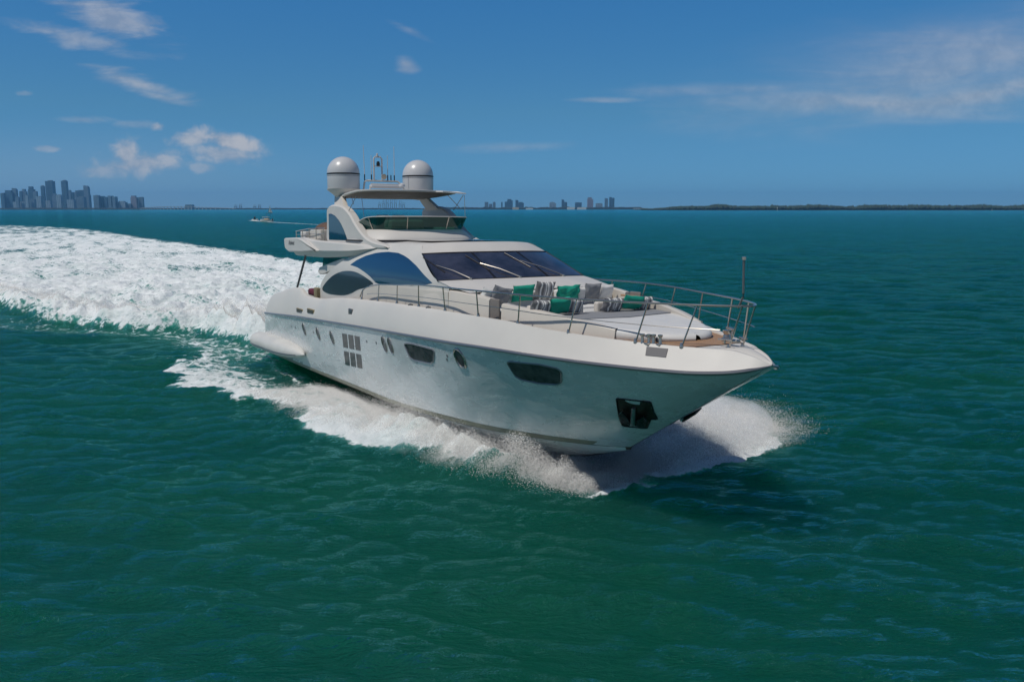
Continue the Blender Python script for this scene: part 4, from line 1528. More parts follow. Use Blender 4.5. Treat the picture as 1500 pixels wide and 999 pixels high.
def wl(u, v, z=0.0):
    d = pix(u, v)
    return Vector((0, 0, HCAM)) + d * ((z - HCAM) / d.z)


WAKELINES = []
a_, b_ = wl(391, 325.3), wl(470, 329.5)
WAKELINES.append((a_.x, a_.y, b_.x, b_.y, 1.7))
a_, b_ = wl(369, 323.3), wl(384, 324.6)
WAKELINES.append((a_.x, a_.y, b_.x, b_.y, 3.0))


def mat_sea():
    m, nt, out = material("bay_water")
    tc = nt.n('ShaderNodeTexCoord').outputs['Object']
    geo = nt.n('ShaderNodeNewGeometry').outputs['Position']
    at_ = nt.n('ShaderNodeAttribute', attribute_name='foam').outputs['Fac']
    w = nt.n('ShaderNodeBsdfPrincipled')
    # silty green water with wide, drifting patches
    pt = nt.noise(nt.mapping(geo, scale=(.05, .09, .05)), 1.0, 4, 0.6, 0.5)
    col = nt.mix(nt.ss(pt, 0.32, 0.68), (0.0018, 0.059, 0.044), (0.0050, 0.077, 0.044))
    aer = nt.ss(at_, 0.12, 0.85)
    col = nt.mix(nt.m('MULTIPLY', aer, .75), col, (0.06, 0.24, 0.21))
    nt.put(w.inputs['Base Color'], col)
    w.inputs['Roughness'].default_value = 0.5
    w.inputs['Specular IOR Level'].default_value = 0.0
    w.subsurface_method = 'BURLEY'
    w.inputs['Subsurface Weight'].default_value = 1.0
    w.inputs['Subsurface Radius'].default_value = (1.0, 5.0, 4.0)
    w.inputs['Subsurface Scale'].default_value = 2.5
    refl = nt.n('ShaderNodeBsdfGlossy')
    refl.inputs['Roughness'].default_value = 0.10
    nt.put(refl.inputs['Color'], (0.32, 0.90, 1.0))
    frs = nt.n('ShaderNodeFresnel')
    frs.inputs[0].default_value = 1.33
    surf = nt.n('ShaderNodeMixShader')
    n1 = nt.noise(nt.mapping(geo, rot=(0, 0, .35), scale=(.55, 1.2, 1)), 1.0, 5, 0.62, .4)
    n2 = nt.noise(nt.mapping(geo, rot=(0, 0, -.3), scale=(3.0, 6.0, 1)), 1.0, 5, 0.62, .3)
    n3 = nt.noise(nt.mapping(geo, rot=(0, 0, .1), scale=(.13, .30, 1)), 1.0, 4, 0.55, .3)
    hgt = nt.m('ADD', nt.m('MULTIPLY', n1, .46), nt.m('MULTIPLY', n2, .30))
    hgt = nt.m('ADD', hgt, nt.m('MULTIPLY', n3, .8))
    n4 = nt.noise(nt.mapping(geo, rot=(0, 0, .22), scale=(1.1, 2.5, 1)), 1.0, 4, 0.6, .5)
    n4 = nt.m('SUBTRACT', 1.0, nt.m('ABSOLUTE', nt.m('SUBTRACT', nt.m('MULTIPLY', n4, 2.0), 1.0)))
    hgt = nt.m('ADD', hgt, nt.m('MULTIPLY', nt.m('MULTIPLY', n4, n4), .16))
    bmp = nt.bump(hgt, 1.0, 0.52)
    for sk_ in (w.inputs['Normal'], refl.inputs['Normal'], frs.inputs['Normal']):
        nt.put(sk_, bmp)
    nt.put(surf.inputs[0], nt.m('MULTIPLY', frs.outputs[0], 0.95))
    nt.put(surf.inputs[1], w.outputs[0])
    nt.put(surf.inputs[2], refl.outputs[0])
    f = nt.n('ShaderNodeBsdfPrincipled')
    fn = nt.noise(geo, 2.2, 8, 0.7, .25)
    fl = nt.noise(nt.mapping(geo, rot=(0, 0, math.radians(30)), scale=(.75, 1.5, 1)), 1.0, 9, 0.66, 1.0)
    vor = nt.n('ShaderNodeTexVoronoi', feature='DISTANCE_TO_EDGE')
    vor.inputs['Scale'].default_value = 1.7
    wv = nt.n('ShaderNodeVectorMath', operation='ADD')
    nt.put(wv.inputs[0], geo)
    nz = nt.n('ShaderNodeTexNoise')
    nt.put(nz.inputs['Vector'], geo)
    nz.inputs['Scale'].default_value = 1.4
    nz.inputs['Detail'].default_value = 4
    nt.put(wv.inputs[1], nz.outputs['Color'])
    nt.put(vor.inputs['Vector'], wv.outputs[0])
    lace = nt.ss(vor.outputs[0], 0.0, 0.22, 1.0, 0.0)
    nn = nt.m('ADD', nt.m('MULTIPLY', fl, .75), nt.m('MULTIPLY', fn, .45))
    nn = nt.m('ADD', nn, nt.m('MULTIPLY', lace, .10))
    val = nt.m('ADD', at_, nt.m('MULTIPLY', nt.m('SUBTRACT', nn, .65), 1.9))
    mask = nt.ss(val, 0.44, 0.78)
    mask = nt.m('MULTIPLY', mask, nt.ss(at_, 0.03, 0.12))
    fw_ = nt.noise(nt.mapping(geo, rot=(0, 0, math.radians(30)), scale=(.10, .35, 1)), 1.0, 8, 0.68, .8)
    fc = nt.mix(nt.ss(fn, .3, .7), (0.77, 0.83, 0.85), (0.92, 0.96, 0.98))
    fc = nt.mix(nt.ss(fw_, .42, .70, 0.0, .55), fc, (0.52, 0.64, 0.63))
    nt.put(f.inputs['Base Color'], fc)
    f.inputs['Roughness'].default_value = 0.85
    f.inputs['Specular IOR Level'].default_value = 0.2
    nt.put(f.inputs['Normal'], nt.bump(nt.m('ADD', fn, nt.m('MULTIPLY', fl, .8)), 1.0, 0.22))
    mx = nt.n('ShaderNodeMixShader')
    nt.put(mx.inputs[0], mask)
    nt.put(mx.inputs[1], surf.outputs[0])
    nt.put(mx.inputs[2], f.outputs[0])
    nt.put(out.inputs[0], mx.outputs[0])
    return m


def build_sea():
    D = [10.0]
    while D[-1] < 21000:
        D.append(D[-1] * 1.0046)
    D = np.array(D)
    NX = 900
    u = np.linspace(-1, 1, NX)
    Y = np.repeat((D - 8.0)[:, None], NX, 1)
    X = u[None, :] * (D * 0.95 + 16.0)[:, None]
    cell = (D * 0.0046)[:, None]
    Z = np.zeros_like(X)
    DX = np.zeros_like(X)
    DY = np.zeros_like(X)
    r = np.random.default_rng(5)
    NW = 110
    lam = np.exp(np.linspace(math.log(0.5), math.log(14.0), NW)) * r.uniform(.93, 1.07, NW)
    lim = np.searchsorted(D, 1400)
    for L in lam:
        th = math.radians(r.normal(-97, 30))
        k_ = 2 * math.pi / L
        amp = 0.0092 * L ** .60 * math.exp(-(L / 8.0) ** 2) * r.uniform(.5, 1.3)
        fade = sstep(L / cell[:lim], 2.5, 6.0)
        ph = k_ * (X[:lim] * math.cos(th) + Y[:lim] * math.sin(th)) + r.uniform(0, 6.28)
        a_w = amp * fade
        Z[:lim] += a_w * np.cos(ph)
        q = 0.85
        DX[:lim] -= q * a_w * math.cos(th) * np.sin(ph)
        DY[:lim] -= q * a_w * math.sin(th) * np.sin(ph)
    # gusts: the chop is livelier in some places
    gust = 1.0 + .35 * fbm(X[:lim] * .018, Y[:lim] * .028, 3)
    Z[:lim] *= gust
    lim2 = np.searchsorted(D, 640)
    h, foam = sea_state(X[:lim2], Y[:lim2])
    F = np.zeros_like(X)
    F[:lim2] = foam
    calm = 1 - .6 * sstep(foam, .2, .8)
    Z[:lim2] *= calm
    Z[:lim2] += h
    # keep the water out of the yacht's inside
    xb, ns = to_boat(X[:lim2], Y[:lim2])
    inside = (xb > .6) & (xb < 21.5) & (np.abs(ns) < np.interp(xb, [0, 17, 21.5], [2.5, 2.4, 1.2]))
    Z[:lim2] = np.where(inside, np.minimum(Z[:lim2], -.25), Z[:lim2])
    V = np.stack([X + DX, Y + DY, Z], -1).reshape(-1, 3)
    n, m_ = X.shape
    i = np.arange(n - 1)[:, None] * m_ + np.arange(m_ - 1)[None, :]
    i = i.ravel()
    Fc = np.stack([i, i + 1, i + m_ + 1, i + m_], -1)
    o = fast_mesh("sea", V, Fc, mat_sea())
    o['kind'] = 'structure'
    a = o.data.attributes.new('foam', 'FLOAT', 'POINT')
    a.data.foreach_set('value', F.ravel().astype(np.float32))
    return o


sea = build_sea()


# ---- flying spray
def mat_spray():
    m, nt, out = material("spray_droplets")
    # a droplet cloud scatters light like a soft white body, so its facets lean towards the open sky
    geo = nt.n('ShaderNodeNewGeometry')
    vm = nt.n('ShaderNodeVectorMath', operation='SCALE')
    nt.put(vm.inputs[0], geo.outputs['Normal'])
    vm.inputs['Scale'].default_value = 0.20
    va = nt.n('ShaderNodeVectorMath', operation='ADD')
    nt.put(va.inputs[0], vm.outputs[0])
    va.inputs[1].default_value = (-0.1, -0.3, 0.95)
    vn = nt.n('ShaderNodeVectorMath', operation='NORMALIZE')
    nt.put(vn.inputs[0], va.outputs[0])
    d = nt.n('ShaderNodeBsdfDiffuse')
    nt.put(d.inputs[0], (0.98, 0.99, 1.0))
    nt.put(d.inputs['Normal'], vn.outputs[0])
    t = nt.n('ShaderNodeBsdfTranslucent')
    nt.put(t.inputs[0], (0.98, 0.99, 1.0))
    mx = nt.n('ShaderNodeMixShader')
    mx.inputs[0].default_value = 0.15
    nt.put(mx.inputs[1], d.outputs[0])
    nt.put(mx.inputs[2], t.outputs[0])
    # clear water: most of the light goes straight on through a drop
    tp_ = nt.n('ShaderNodeBsdfTransparent')
    m2 = nt.n('ShaderNodeMixShader')
    m2.inputs[0].default_value = 0.66
    nt.put(m2.inputs[1], mx.outputs[0])
    nt.put(m2.inputs[2], tp_.outputs[0])
    nt.put(out.inputs[0], m2.outputs[0])
    return m


SC.cycles.transparent_max_bounces = 40
M['spray'] = mat_spray()
_oct = np.array([(1, 0, 0), (-1, 0, 0), (0, 1, 0), (0, -1, 0), (0, 0, 1), (0, 0, -1)], float)
_octF = np.array([(0, 2, 4), (2, 1, 4), (1, 3, 4), (3, 0, 4), (2, 0, 5), (1, 2, 5), (3, 1, 5), (0, 3, 5)])
_tet = np.array([(1, 1, 1), (1, -1, -1), (-1, 1, -1), (-1, -1, 1)], float) * .75
_tetF = np.array([(0, 1, 2), (0, 3, 1), (0, 2, 3), (1, 3, 2)])


def droplets(name, P, r):
    n = len(P)
    sc = r[:, None, None] * rng.uniform(.6, 1.4, (n, 1, 3)) * rng.choice([-1, 1], (n, 1, 1))
    V = P[:, None, :] + _tet[None] * sc
    F = _tetF[None] + (np.arange(n) * 4)[:, None, None]
    o = fast_mesh(name, V.reshape(-1, 3), F.reshape(-1, 3), M['spray'], smooth=False)
    o['kind'] = 'stuff'
    return o


def sheet_spray(n, sgn, xr, hscale, seed, outf, a_, b_):
    r = np.random.default_rng(seed)
    xb = r.uniform(*xr, n)
    tau = r.beta(a_, b_, n)
    root = np.interp(xb, [8, 17, 20, 22, 23.5, 25], [2.7, 2.4, 1.9, 1.4, .8, .0])
    out = outf(xb) + .3
    nn = root + (out - root) * tau + r.normal(0, .12, n)
    hm = hscale(xb)
    # jets: clusters thrown higher than the rest
    jet = .35 + 1.2 * np.clip(fbm(xb * .9 + seed, nn * .35, 3) + .25, 0, 1.3) + .7 * np.clip(fbm(xb * 2.6, nn * 1.2 + seed, 3), 0, 1)
    z = hm * jet * (4 * tau * (1 - tau)) ** .6 * r.beta(1.0, 1.9, n) + .02 + r.exponential(.05, n)
    xb = xb - tau * (.9 if sgn > 0 else .2) - r.exponential(.15, n)
    x, y = from_boat(xb, nn * sgn)
    hs, _ = sea_state(x, y)
    z = z + np.maximum(hs, 0) * .9
    size = np.clip(r.lognormal(math.log(.0062), .4, n), .003, .014) * (1.2 - .4 * np.clip(z / 1.2, 0, 1))
    return np.stack([x, y, z], -1), size


P1, s1 = sheet_spray(200000, 1, (10.0, 25.0), lambda x: np.interp(x, [10, 15, 18, 21, 23.5, 25], [.25, .5, .9, 1.35, 1.3, .6]), 3, SHEET, 1.2, 1.5)
P2, s2 = sheet_spray(240000, -1, (18.5, 25.8), lambda x: np.interp(x, [18, 20, 23, 25.4], [.5, .7, 1.0, 1.0]), 4, PORTSHEET, 1.1, 1.4)


def root_spray(n, seed):
    r = np.random.default_rng(seed)
    xb = 26.1 - r.beta(1.1, 2.2, n) * 11.0
    ch = np.interp(xb, [13, 18, 20, 22, 24, 25.4, 26], [3.1, 3.05, 2.9, 2.5, 1.75, 1.0, .4])
    sgn = np.where(r.random(n) < .72, 1, -1)
    nn = ch + r.normal(.25, .30, n)
    top = np.interp(xb, [13, 16, 19, 22, 24.5, 26], [.25, .55, 1.0, 1.35, 1.35, 1.0])
    pk = .45 + .9 * np.clip(fbm(xb * 1.1 + seed, xb * 0 + 2, 4) + .35, 0, 1.2)
    z = top * pk * r.beta(1.1, 1.5, n)
    x, y = from_boat(xb, nn * sgn)
    size = np.clip(r.lognormal(math.log(.0062), .4, n), .003, .014)
    return np.stack([x, y, z], -1), size


def stray(n, seed):
    r = np.random.default_rng(seed)
    xb = r.uniform(20.5, 26.0, n)
    nn = PORTSHEET(xb) + r.normal(-.5, .9, n)
    z = r.exponential(.35, n) * np.clip(1 - (nn - 4) / 9, .1, 1)
    x, y = from_boat(xb, -nn)
    return np.stack([x, y, z], -1), np.clip(r.lognormal(math.log(.006), .4, n), .003, .014)


P6, s6 = stray(30000, 15)
P5, s5 = root_spray(230000, 12)
bow = droplets("bow_spray", np.concatenate([P1, P2, P5, P6]), np.concatenate([s1, s2, s5, s6]))
bow['label'] = "white spray thrown up on both sides of the yacht's bow"


def ridge_spray(n, seed):
    r = np.random.default_rng(seed)
    s = r.uniform(.3, 45, n)
    off = np.maximum(r.normal(2.3, .8, n), 1.3)
    ns = RIDGE(s) - off
    for _ in range(3):
        x, y = from_boat(-s, ns)
        jag = fbm(x * .35, y * .35, 4) + fbm(x * 1.3 + 5, y * 1.3, 3) * .35
        ns = RIDGE(s) + jag * np.interp(s, [0, 10, 40, 200], [.35, .7, 1.5, 3.0]) - off
    x, y = from_boat(-s, ns)
    hs, _ = sea_state(x, y)
    pk = np.clip(fbm(s * .5, off * .3 + seed, 3) + .3, 0, 1.2)
    z = hs + r.exponential(.16, n) * (.3 + 1.8 * pk)
    size = np.clip(r.lognormal(math.log(.010), .4, n), .005, .025)
    return np.stack([x, y, z], -1), size


def wash_spray(n, seed):
    r = np.random.default_rng(seed)
    s = r.exponential(6, n)
    ns = np.minimum(r.normal(0, 1.0, n) * np.interp(s, [0, 5, 20], [1.6, 2.6, 6]), RIDGE(s) - .9)
    x, y = from_boat(-s - .3, ns)
    hs, _ = sea_state(x, y)
    z = hs + r.exponential(.3, n) * np.exp(-s / 8)
    size = np.clip(r.lognormal(math.log(.011), .4, n), .005, .025)
    return np.stack([x, y, z], -1), size


P3, s3 = ridge_spray(60000, 6)
P4, s4 = wash_spray(60000, 8)
stern_spray = droplets("stern_spray", np.concatenate([P3, P4]), np.concatenate([s3, s4]))
stern_spray['label'] = "white spray over the breaking stern wave behind the yacht"


# ---- drifting mist inside the bow spray: one soft white cloud on either side
def mat_mist():
    m, nt, out = material("spray_mist")
    geo = nt.n('ShaderNodeNewGeometry').outputs['Position']
    n_ = nt.noise(geo, 1.15, 5, 0.62, 0.5)
    sep = nt.n('ShaderNodeSeparateXYZ')
    nt.put(sep.inputs[0], geo)
    low = nt.ss(sep.outputs[2], 0.05, 1.25, 0.16, -0.16)
    dens = nt.m('MULTIPLY', nt.ss(nt.m('ADD', n_, low), 0.46, 0.68), MIST)
    v = nt.n('ShaderNodeVolumePrincipled')
    nt.put(v.inputs['Color'], (0.97, 0.985, 1.0))
    nt.put(v.inputs['Density'], dens)
    v.inputs['Anisotropy'].default_value = 0.1
    nt.put(out.inputs['Volume'], v.outputs[0])
    m.cycles.volume_step_rate = 1.0
    return m


MIST = 0.7
SC.cycles.volume_bounces = 12


def mist(sgn, xa, xe, inner, outer, top, label):
    rows_ = []
    for x in np.linspace(xa, xe, 40):
        f_ = math.sin(math.pi * (x - xa) / (xe - xa)) ** .45 if xa < x < xe else .02
        i_, o_ = inner(x), outer(x)
        w_, h_ = max((o_ - i_) * .5 * f_, .02), max(top(x) * f_, .03)
        ring_ = []
        for a in np.linspace(0, 2 * math.pi, 20, endpoint=False):
            px_, py_ = from_boat(x, sgn * ((i_ + o_) / 2 + w_ * math.copysign(abs(math.cos(a)) ** .7, math.cos(a))))
            ring_.append((px_, py_, max(h_ * math.sin(a), -.25)))
        rows_.append(ring_)
    mb = MB().grid(rows_, cv=True)
    mb.F.append(tuple(range(20)))
    mb.F.append(tuple(range(39 * 20, 40 * 20)))
    o = mb.build("bow_mist", M['mist'], None)
    o['kind'] = 'stuff'
    o['label'] = label
    return o


M['mist'] = mat_mist()
CHN = pchip([10, 13, 18, 20, 22, 24, 25.4, 26.2], [3.1, 3.1, 3.05, 2.9, 2.5, 1.75, 1.0, .3])
mist(1, 12.5, 25.9, lambda x: float(CHN(x)) - .3, lambda x: max(float(SHEET(x)) + .5, float(CHN(x)) + .8), lambda x: np.interp(x, [12.5, 17, 20, 23, 25.9], [.45, .75, 1.1, 1.3, 1.2]), "soft white mist of the bow spray on the near side of the hull")
mist(-1, 17.5, 26.2, lambda x: .4, lambda x: float(PORTSHEET(x)) + .3, lambda x: np.interp(x, [17.5, 21, 24, 26.2], [.6, .9, 1.1, 1.0]), "soft white mist of the bow spray beyond the bow")


# ================================================================== FAR SHORE
def mat_tower(name, wall, glass, fl=3.6, bay=4.0):
    m, nt, out = material(name)
    p = nt.n('ShaderNodeBsdfPrincipled')
    tc = nt.n('ShaderNodeTexCoord').outputs['Object']
    sep = nt.n('ShaderNodeSeparateXYZ')
    nt.put(sep.inputs[0], tc)
    a = nt.m('FRACT', nt.m('DIVIDE', sep.outputs[2], fl * 3))
    b = nt.m('FRACT', nt.m('DIVIDE', nt.m('ADD', sep.outputs[0], sep.outputs[1]), bay * 3))
    g = nt.m('MULTIPLY', nt.m('GREATER_THAN', a, .35), nt.m('GREATER_THAN', b, .25))
    nt.put(p.inputs['Base Color'], nt.mix(g, wall, glass))
    nt.put(p.inputs['Roughness'], nt.m('SUBTRACT', .7, nt.m('MULTIPLY', g, .45)))
    nt.put(out.inputs[0], p.outputs[0])
    return m


TW = [mat_tower("tower_blue_glass", (0.07, 0.15, 0.22), (0.02, 0.07, 0.12)),  # all tower colours carry extra blue, painted in for distance haze
      mat_tower("tower_grey", (0.19, 0.27, 0.34), (0.04, 0.10, 0.16)),
      mat_tower("tower_pale", (0.36, 0.45, 0.52), (0.08, 0.15, 0.21), 3.4, 5),
      mat_tower("tower_rose", (0.36, 0.32, 0.36), (0.08, 0.11, 0.16), 3.4, 4)]
M['roofcap'] = principled("roof_plant", (0.12, 0.13, 0.14), 0.8)
M['landmat'] = principled("shore_scrub", (0.022, 0.035, 0.022), 0.9, var=0.4, vscale=.02)
M['lowwhite'] = principled("white_stucco", (0.6, 0.6, 0.58), 0.7)
M['sandy'] = principled("sandy_stucco", (0.5, 0.40, 0.28), 0.7)
M['concrete'] = principled("bridge_concrete", (0.45, 0.46, 0.47), 0.8)
M['craneblue'] = principled("crane_steel", (0.14, 0.19, 0.24), 0.6)
ORD = ["first", "second", "third", "fourth", "fifth", "sixth", "seventh", "eighth", "ninth", "tenth", "eleventh", "twelfth", "thirteenth",
       "fourteenth", "fifteenth", "sixteenth", "seventeenth", "eighteenth", "nineteenth", "twentieth", "twenty-first", "twenty-second",
       "twenty-third", "twenty-fourth", "twenty-fifth", "twenty-sixth", "twenty-seventh", "twenty-eighth", "twenty-ninth", "thirtieth",
       "thirty-first", "thirty-second", "thirty-third", "thirty-fourth", "thirty-fifth", "thirty-sixth", "thirty-seventh", "thirty-eighth"]


def tower(u0, u1, v, Y, mi, label, group, style=0, depth=None, name="tower_block"):
    a, b = at(u0, v, Y), at(u1, v, Y)
    w, h = b.x - a.x, a.z
    d = depth or max(w * .8, 18)
    mb = MB()
    if style == 1:                                         # stepped top
        mb.box((0, 0, h * .42), (w, d, h * .84))
        mb.box((-.08 * w, 0, h * .88), (w * .7, d * .7, h * .16))
    elif style == 2:                                       # slab with a rounded shoulder
        pr_ = [(-w / 2, 0), (w / 2, 0), (w / 2, h * .9), (w * .4, h * .95), (w * .2, h * .985), (-w * .1, h), (-w / 2, h)]
        mb.prism(pr_, -d / 2, d / 2)
    elif style == 3:                                       # twin slabs on a podium
        mb.box((-w * .27, 0, h * .5), (w * .44, d, h))
        mb.box((w * .27, d * .1, h * .47), (w * .42, d, h * .94))
        mb.box((0, 0, h * .08), (w * 1.05, d * 1.2, h * .16))
    else:
        mb.box((0, 0, h * .49), (w, d, h * .98))
    o = mb.build(name, TW[mi] if mi < 4 else M[mi] if isinstance(mi, str) else TW[0], None, smooth=False)
    o.location = ((a.x + b.x) / 2, Y + d / 2, 0)
    tag(o, label, "building", group)
    if style == 0 and w > 6:
        cap = MB()
        cap.box((w * .05, 0, h * .98 + h * .012), (w * .55, d * .5, h * .024))
        cap.build("roof_plant", M['roofcap'], o, smooth=False)
    return o


K5 = 220 / 1500
left = [(2, 36, 225, 0, 0), (36, 116, 190, 0, 1), (114, 156, 175, 1, 2), (152, 182, 262, 1, 0), (190, 214, 205, 0, 0), (212, 253, 176, 1, 1), (250, 276, 246, 2, 0),
        (274, 326, 150, 0, 1), (325, 361, 206, 1, 0), (355, 404, 256, 2, 0), (402, 434, 150, 0, 0), (447, 518, 100, 0, 0), (517, 561, 226, 1, 1), (558, 602, 241, 2, 0),
        (606, 656, 97, 0, 0), (643, 724, 206, 0, 3), (680, 702, 195, 1, 0), (738, 762, 216, 1, 0), (750, 842, 196, 0, 0), (830, 877, 150, 1, 2), (874, 899, 240, 1, 0),
        (930, 982, 246, 1, 0), (988, 1064, 256, 0, 3), (1074, 1146, 253, 1, 3), (1176, 1247, 301, 2, 1), (1255, 1302, 331, 1, 0), (1300, 1358, 246, 3, 1), (1381, 1423, 265, 1, 0),
        (128, 250, 311, 2, 0), (244, 342, 286, 1, 0), (452, 500, 301, 2, 0), (600, 662, 331, 0, 0), (664, 732, 291, 2, 0), (760, 832, 262, 1, 0), (1008, 1062, 321, 2, 0)]
left.sort(key=lambda q: q[0] + q[1])
adj = {0: "dark blue glass", 1: "grey", 2: "pale grey", 3: "rose-brown"}
shp = {0: "flat-topped", 1: "stepped", 2: "round-shouldered", 3: "twin-slab"}
for i, (c0, c1, cy, mi, st) in enumerate(left):
    v = 250 + cy * K5
    hw = "tall " if cy < 160 else ("low " if cy > 285 else "")
    Yd = 7300 + (0 if cy > 240 else 500) + (i * 37) % 180
    tower(c0 * K5, c1 * K5, v, Yd, mi, f"{hw}{shp[st]} {adj[mi]} tower, {ORD[i]} from the left in the far city skyline", "towers of the far city skyline", st)
K6 = 280 / 1500
right = [(160, 190, 140, 1, 0), (195, 221, 155, 1, 0), (225, 246, 140, 1, 0), (290, 301, 140, 0, 0), (318, 336, 138, 0, 0), (336, 381, 114, 0, 1), (402, 426, 124, 0, 2), (426, 468, 138, 0, 1),
         (670, 721, 138, 2, 1), (765, 786, 121, 0, 2), (786, 808, 140, 0, 0), (872, 922, 143, 0, 0), (968, 1013, 100, 3, 1), (1034, 1086, 150, 2, 0), (1104, 1129, 110, 1, 2), (1140, 1181, 102, 0, 3)]
for i, (c0, c1, cy, mi, st) in enumerate(right):
    tower(680 + c0 * K6, 680 + c1 * K6, 270 + cy * K6, 8400 + (i * 53) % 200, mi, f"small hazy {shp[st]} {adj[mi]} tower, {ORD[i]} from the left beyond the yacht's windscreen", "hazy towers on the far island", st)
low = [(378, 428, 181, 'sandy', "sandy low building on the far island shore, below the blue towers"),
       (808, 866, 181, 'lowwhite', "white low hall on the far island shore, left of the square dark block"),
       (888, 956, 182, 'lowwhite', "long low white building on the far island shore, under the square dark block"),
       (484, 540, 187, 'lowwhite', "faint white shed on the far island shore, right of the blue towers")]
for (c0, c1, cy, mt, lab) in low:
    a, b = at(680 + c0 * K6, 270 + cy * K6, 7600), at(680 + c1 * K6, 270 + cy * K6, 7600)
    mb = MB()
    w = b.x - a.x
    mb.prism([(-w / 2, 0), (w / 2, 0), (w / 2, a.z * .86), (w * .3, a.z), (-w * .3, a.z), (-w / 2, a.z * .86)], -30, 30)
    o = mb.build("shore_hall", M[mt], None, smooth=False)
    o.location = ((a.x + b.x) / 2, 7600, 0)
    tag(o, lab, "building")


def land(name, u0, u1, Y, hmin, hmax, depth, mat, kind, label=None, step=10.0, prof=None):
    a, b = at(u0, 306, Y), at(u1, 306, Y)
    x = np.arange(a.x, b.x, step)
    nz = fbm(x * .011, x * 0 + Y * .01, 5, .62)
    e = np.clip(np.minimum((x - a.x), (b.x - x)) / 60.0, 0, 1) ** .5
    h = (hmin + (hmax - hmin) * np.clip(.45 + nz * .9, 0, 1.3)) * (.15 + .85 * e)
    if prof is not None:
        h *= prof(x)
    rows_ = [np.stack([x, np.full_like(x, Y), np.full_like(x, -1.0)], -1),
             np.stack([x, np.full_like(x, Y + 2) + fbm(x * .05, x * 0 + 3, 3) * 8, h * .75], -1),
             np.stack([x, np.full_like(x, Y + 20) + fbm(x * .03, x * 0 + 8, 3) * 14, h], -1),
             np.stack([x, np.full_like(x, Y + 20 + depth), h * (.85 + .3 * fbm(x * .02, x * 0 + 5, 4))], -1),
             np.stack([x, np.full_like(x, Y + 60 + depth), np.full_like(x, -1.0)], -1)]
    o = MB().grid(np.array(rows_)).build(name, mat, None, smooth=False)
    o['kind'] = kind
    if label:
        o['label'] = label
    return o


land("city_shore", -60, 212, 7200, 8, 17, 900, M['landmat'], 'structure')
land("far_shore", 212, 720, 7900, 9, 16, 500, M['landmat'], 'structure')
land("island_shore", 640, 948, 7700, 15, 27, 900, M['landmat'], 'structure')


# dark pine and mangrove wood on the near island to the right
def wood(name, u0, u1, Y, label):
    a, b = at(u0, 306, Y), at(u1, 306, Y)
    r = np.random.default_rng(21)
    n = 5200
    x = r.uniform(a.x, b.x, n)
    y = Y + r.uniform(0, 160, n)
    e = np.clip((x - a.x) / 220, 0.25, 1)
    uu = (x - a.x) / (b.x - a.x)
    tall = .8 + .35 * np.interp(uu, [0, .55, .66, .72, .8, 1], [.55, .6, 1.1, .8, .75, 1.15]) + .5 * fbm(x * .006, x * 0, 4)
    hh = (13 + 8 * r.random(n)) * tall * e + 1.2 * (y - Y) / 40
    rad = r.uniform(4, 9, n)
    P = np.stack([x, y, hh * .55], -1)
    sc = np.stack([rad, rad, hh * .55], -1)
    V = P[:, None, :] + _oct[None] * sc[:, None, :] * r.uniform(.7, 1.25, (n, 6, 1))
    F = _octF[None] + (np.arange(n) * 6)[:, None, None]
    o = fast_mesh(name, V.reshape(-1, 3), F.reshape(-1, 3), M['wood'], smooth=False)
    o['kind'] = 'stuff'
    o['label'] = label
    return o


M['wood'] = principled("mangrove_foliage", (0.020, 0.042, 0.022), 0.8, var=0.5, vscale=.05)
land("near_island", 944, 1590, 4290, 1.5, 3.0, 420, M['landmat'], 'structure')
wood("mangrove_wood", 946, 1585, 4300, "dark low wood of pines and mangroves along the island shore on the right")

# long causeway bridge between city and island
br = empty("causeway_bridge", (0, 0, 0), "long low concrete causeway bridge on piers with a raised span, right of the city skyline", "bridge")
Yb = 6900
pts = [(205, 305.0), (226, 303.2), (262, 302.6), (300, 303.6), (345, 305.4)]
pa = [at(u, v, Yb) for u, v in pts]
dk_ = MB()
sp_ = spline([(p.x, p.y, p.z) for p in pa], 60)
for i in range(59):
    a, b = sp_[i], sp_[i + 1]
    dk_.add([(a[0], a[1] - 8, a[2]), (b[0], b[1] - 8, b[2]), (b[0], b[1] + 8, b[2]), (a[0], a[1] + 8, a[2]), (a[0], a[1] - 8, a[2] - 3.5), (b[0], b[1] - 8, b[2] - 3.5), (b[0], b[1] + 8, b[2] - 3.5), (a[0], a[1] + 8, a[2] - 3.5)],
            [(0, 1, 2, 3), (7, 6, 5, 4), (0, 4, 5, 1), (2, 6, 7, 3)])
dk_.build("bridge_deck", M['concrete'], br, smooth=False)
for i in range(1, 59, 2):
    a = sp_[i]
    MB().box((a[0], a[1], (a[2] - 3.5) / 2), (4.5, 12, max(a[2] - 3.5, .5))).build("pier", M['concrete'], br, smooth=False)
tower(271, 281.5, 300.0, 6960, 1, "square grey building rising behind the causeway bridge", None, 0, name="bridge_house")

# long white pier to the right of the island towers
pb_ = empty("shore_bridge", (0, 0, 0), "small pale bridge at the left end of the dark wooded island", "bridge")
a, b = at(928, 305.6, 7000), at(946, 305.6, 7000)
MB().box(((a.x + b.x) / 2, 7000, a.z), (b.x - a.x, 10, 3.5)).build("bridge_deck", M['lowwhite'], pb_, smooth=False)
for t in np.linspace(.05, .95, 6):
    MB().box((a.x + (b.x - a.x) * t, 7000, a.z / 2), (5, 8, a.z)).build("pier", M['concrete'], pb_, smooth=False)

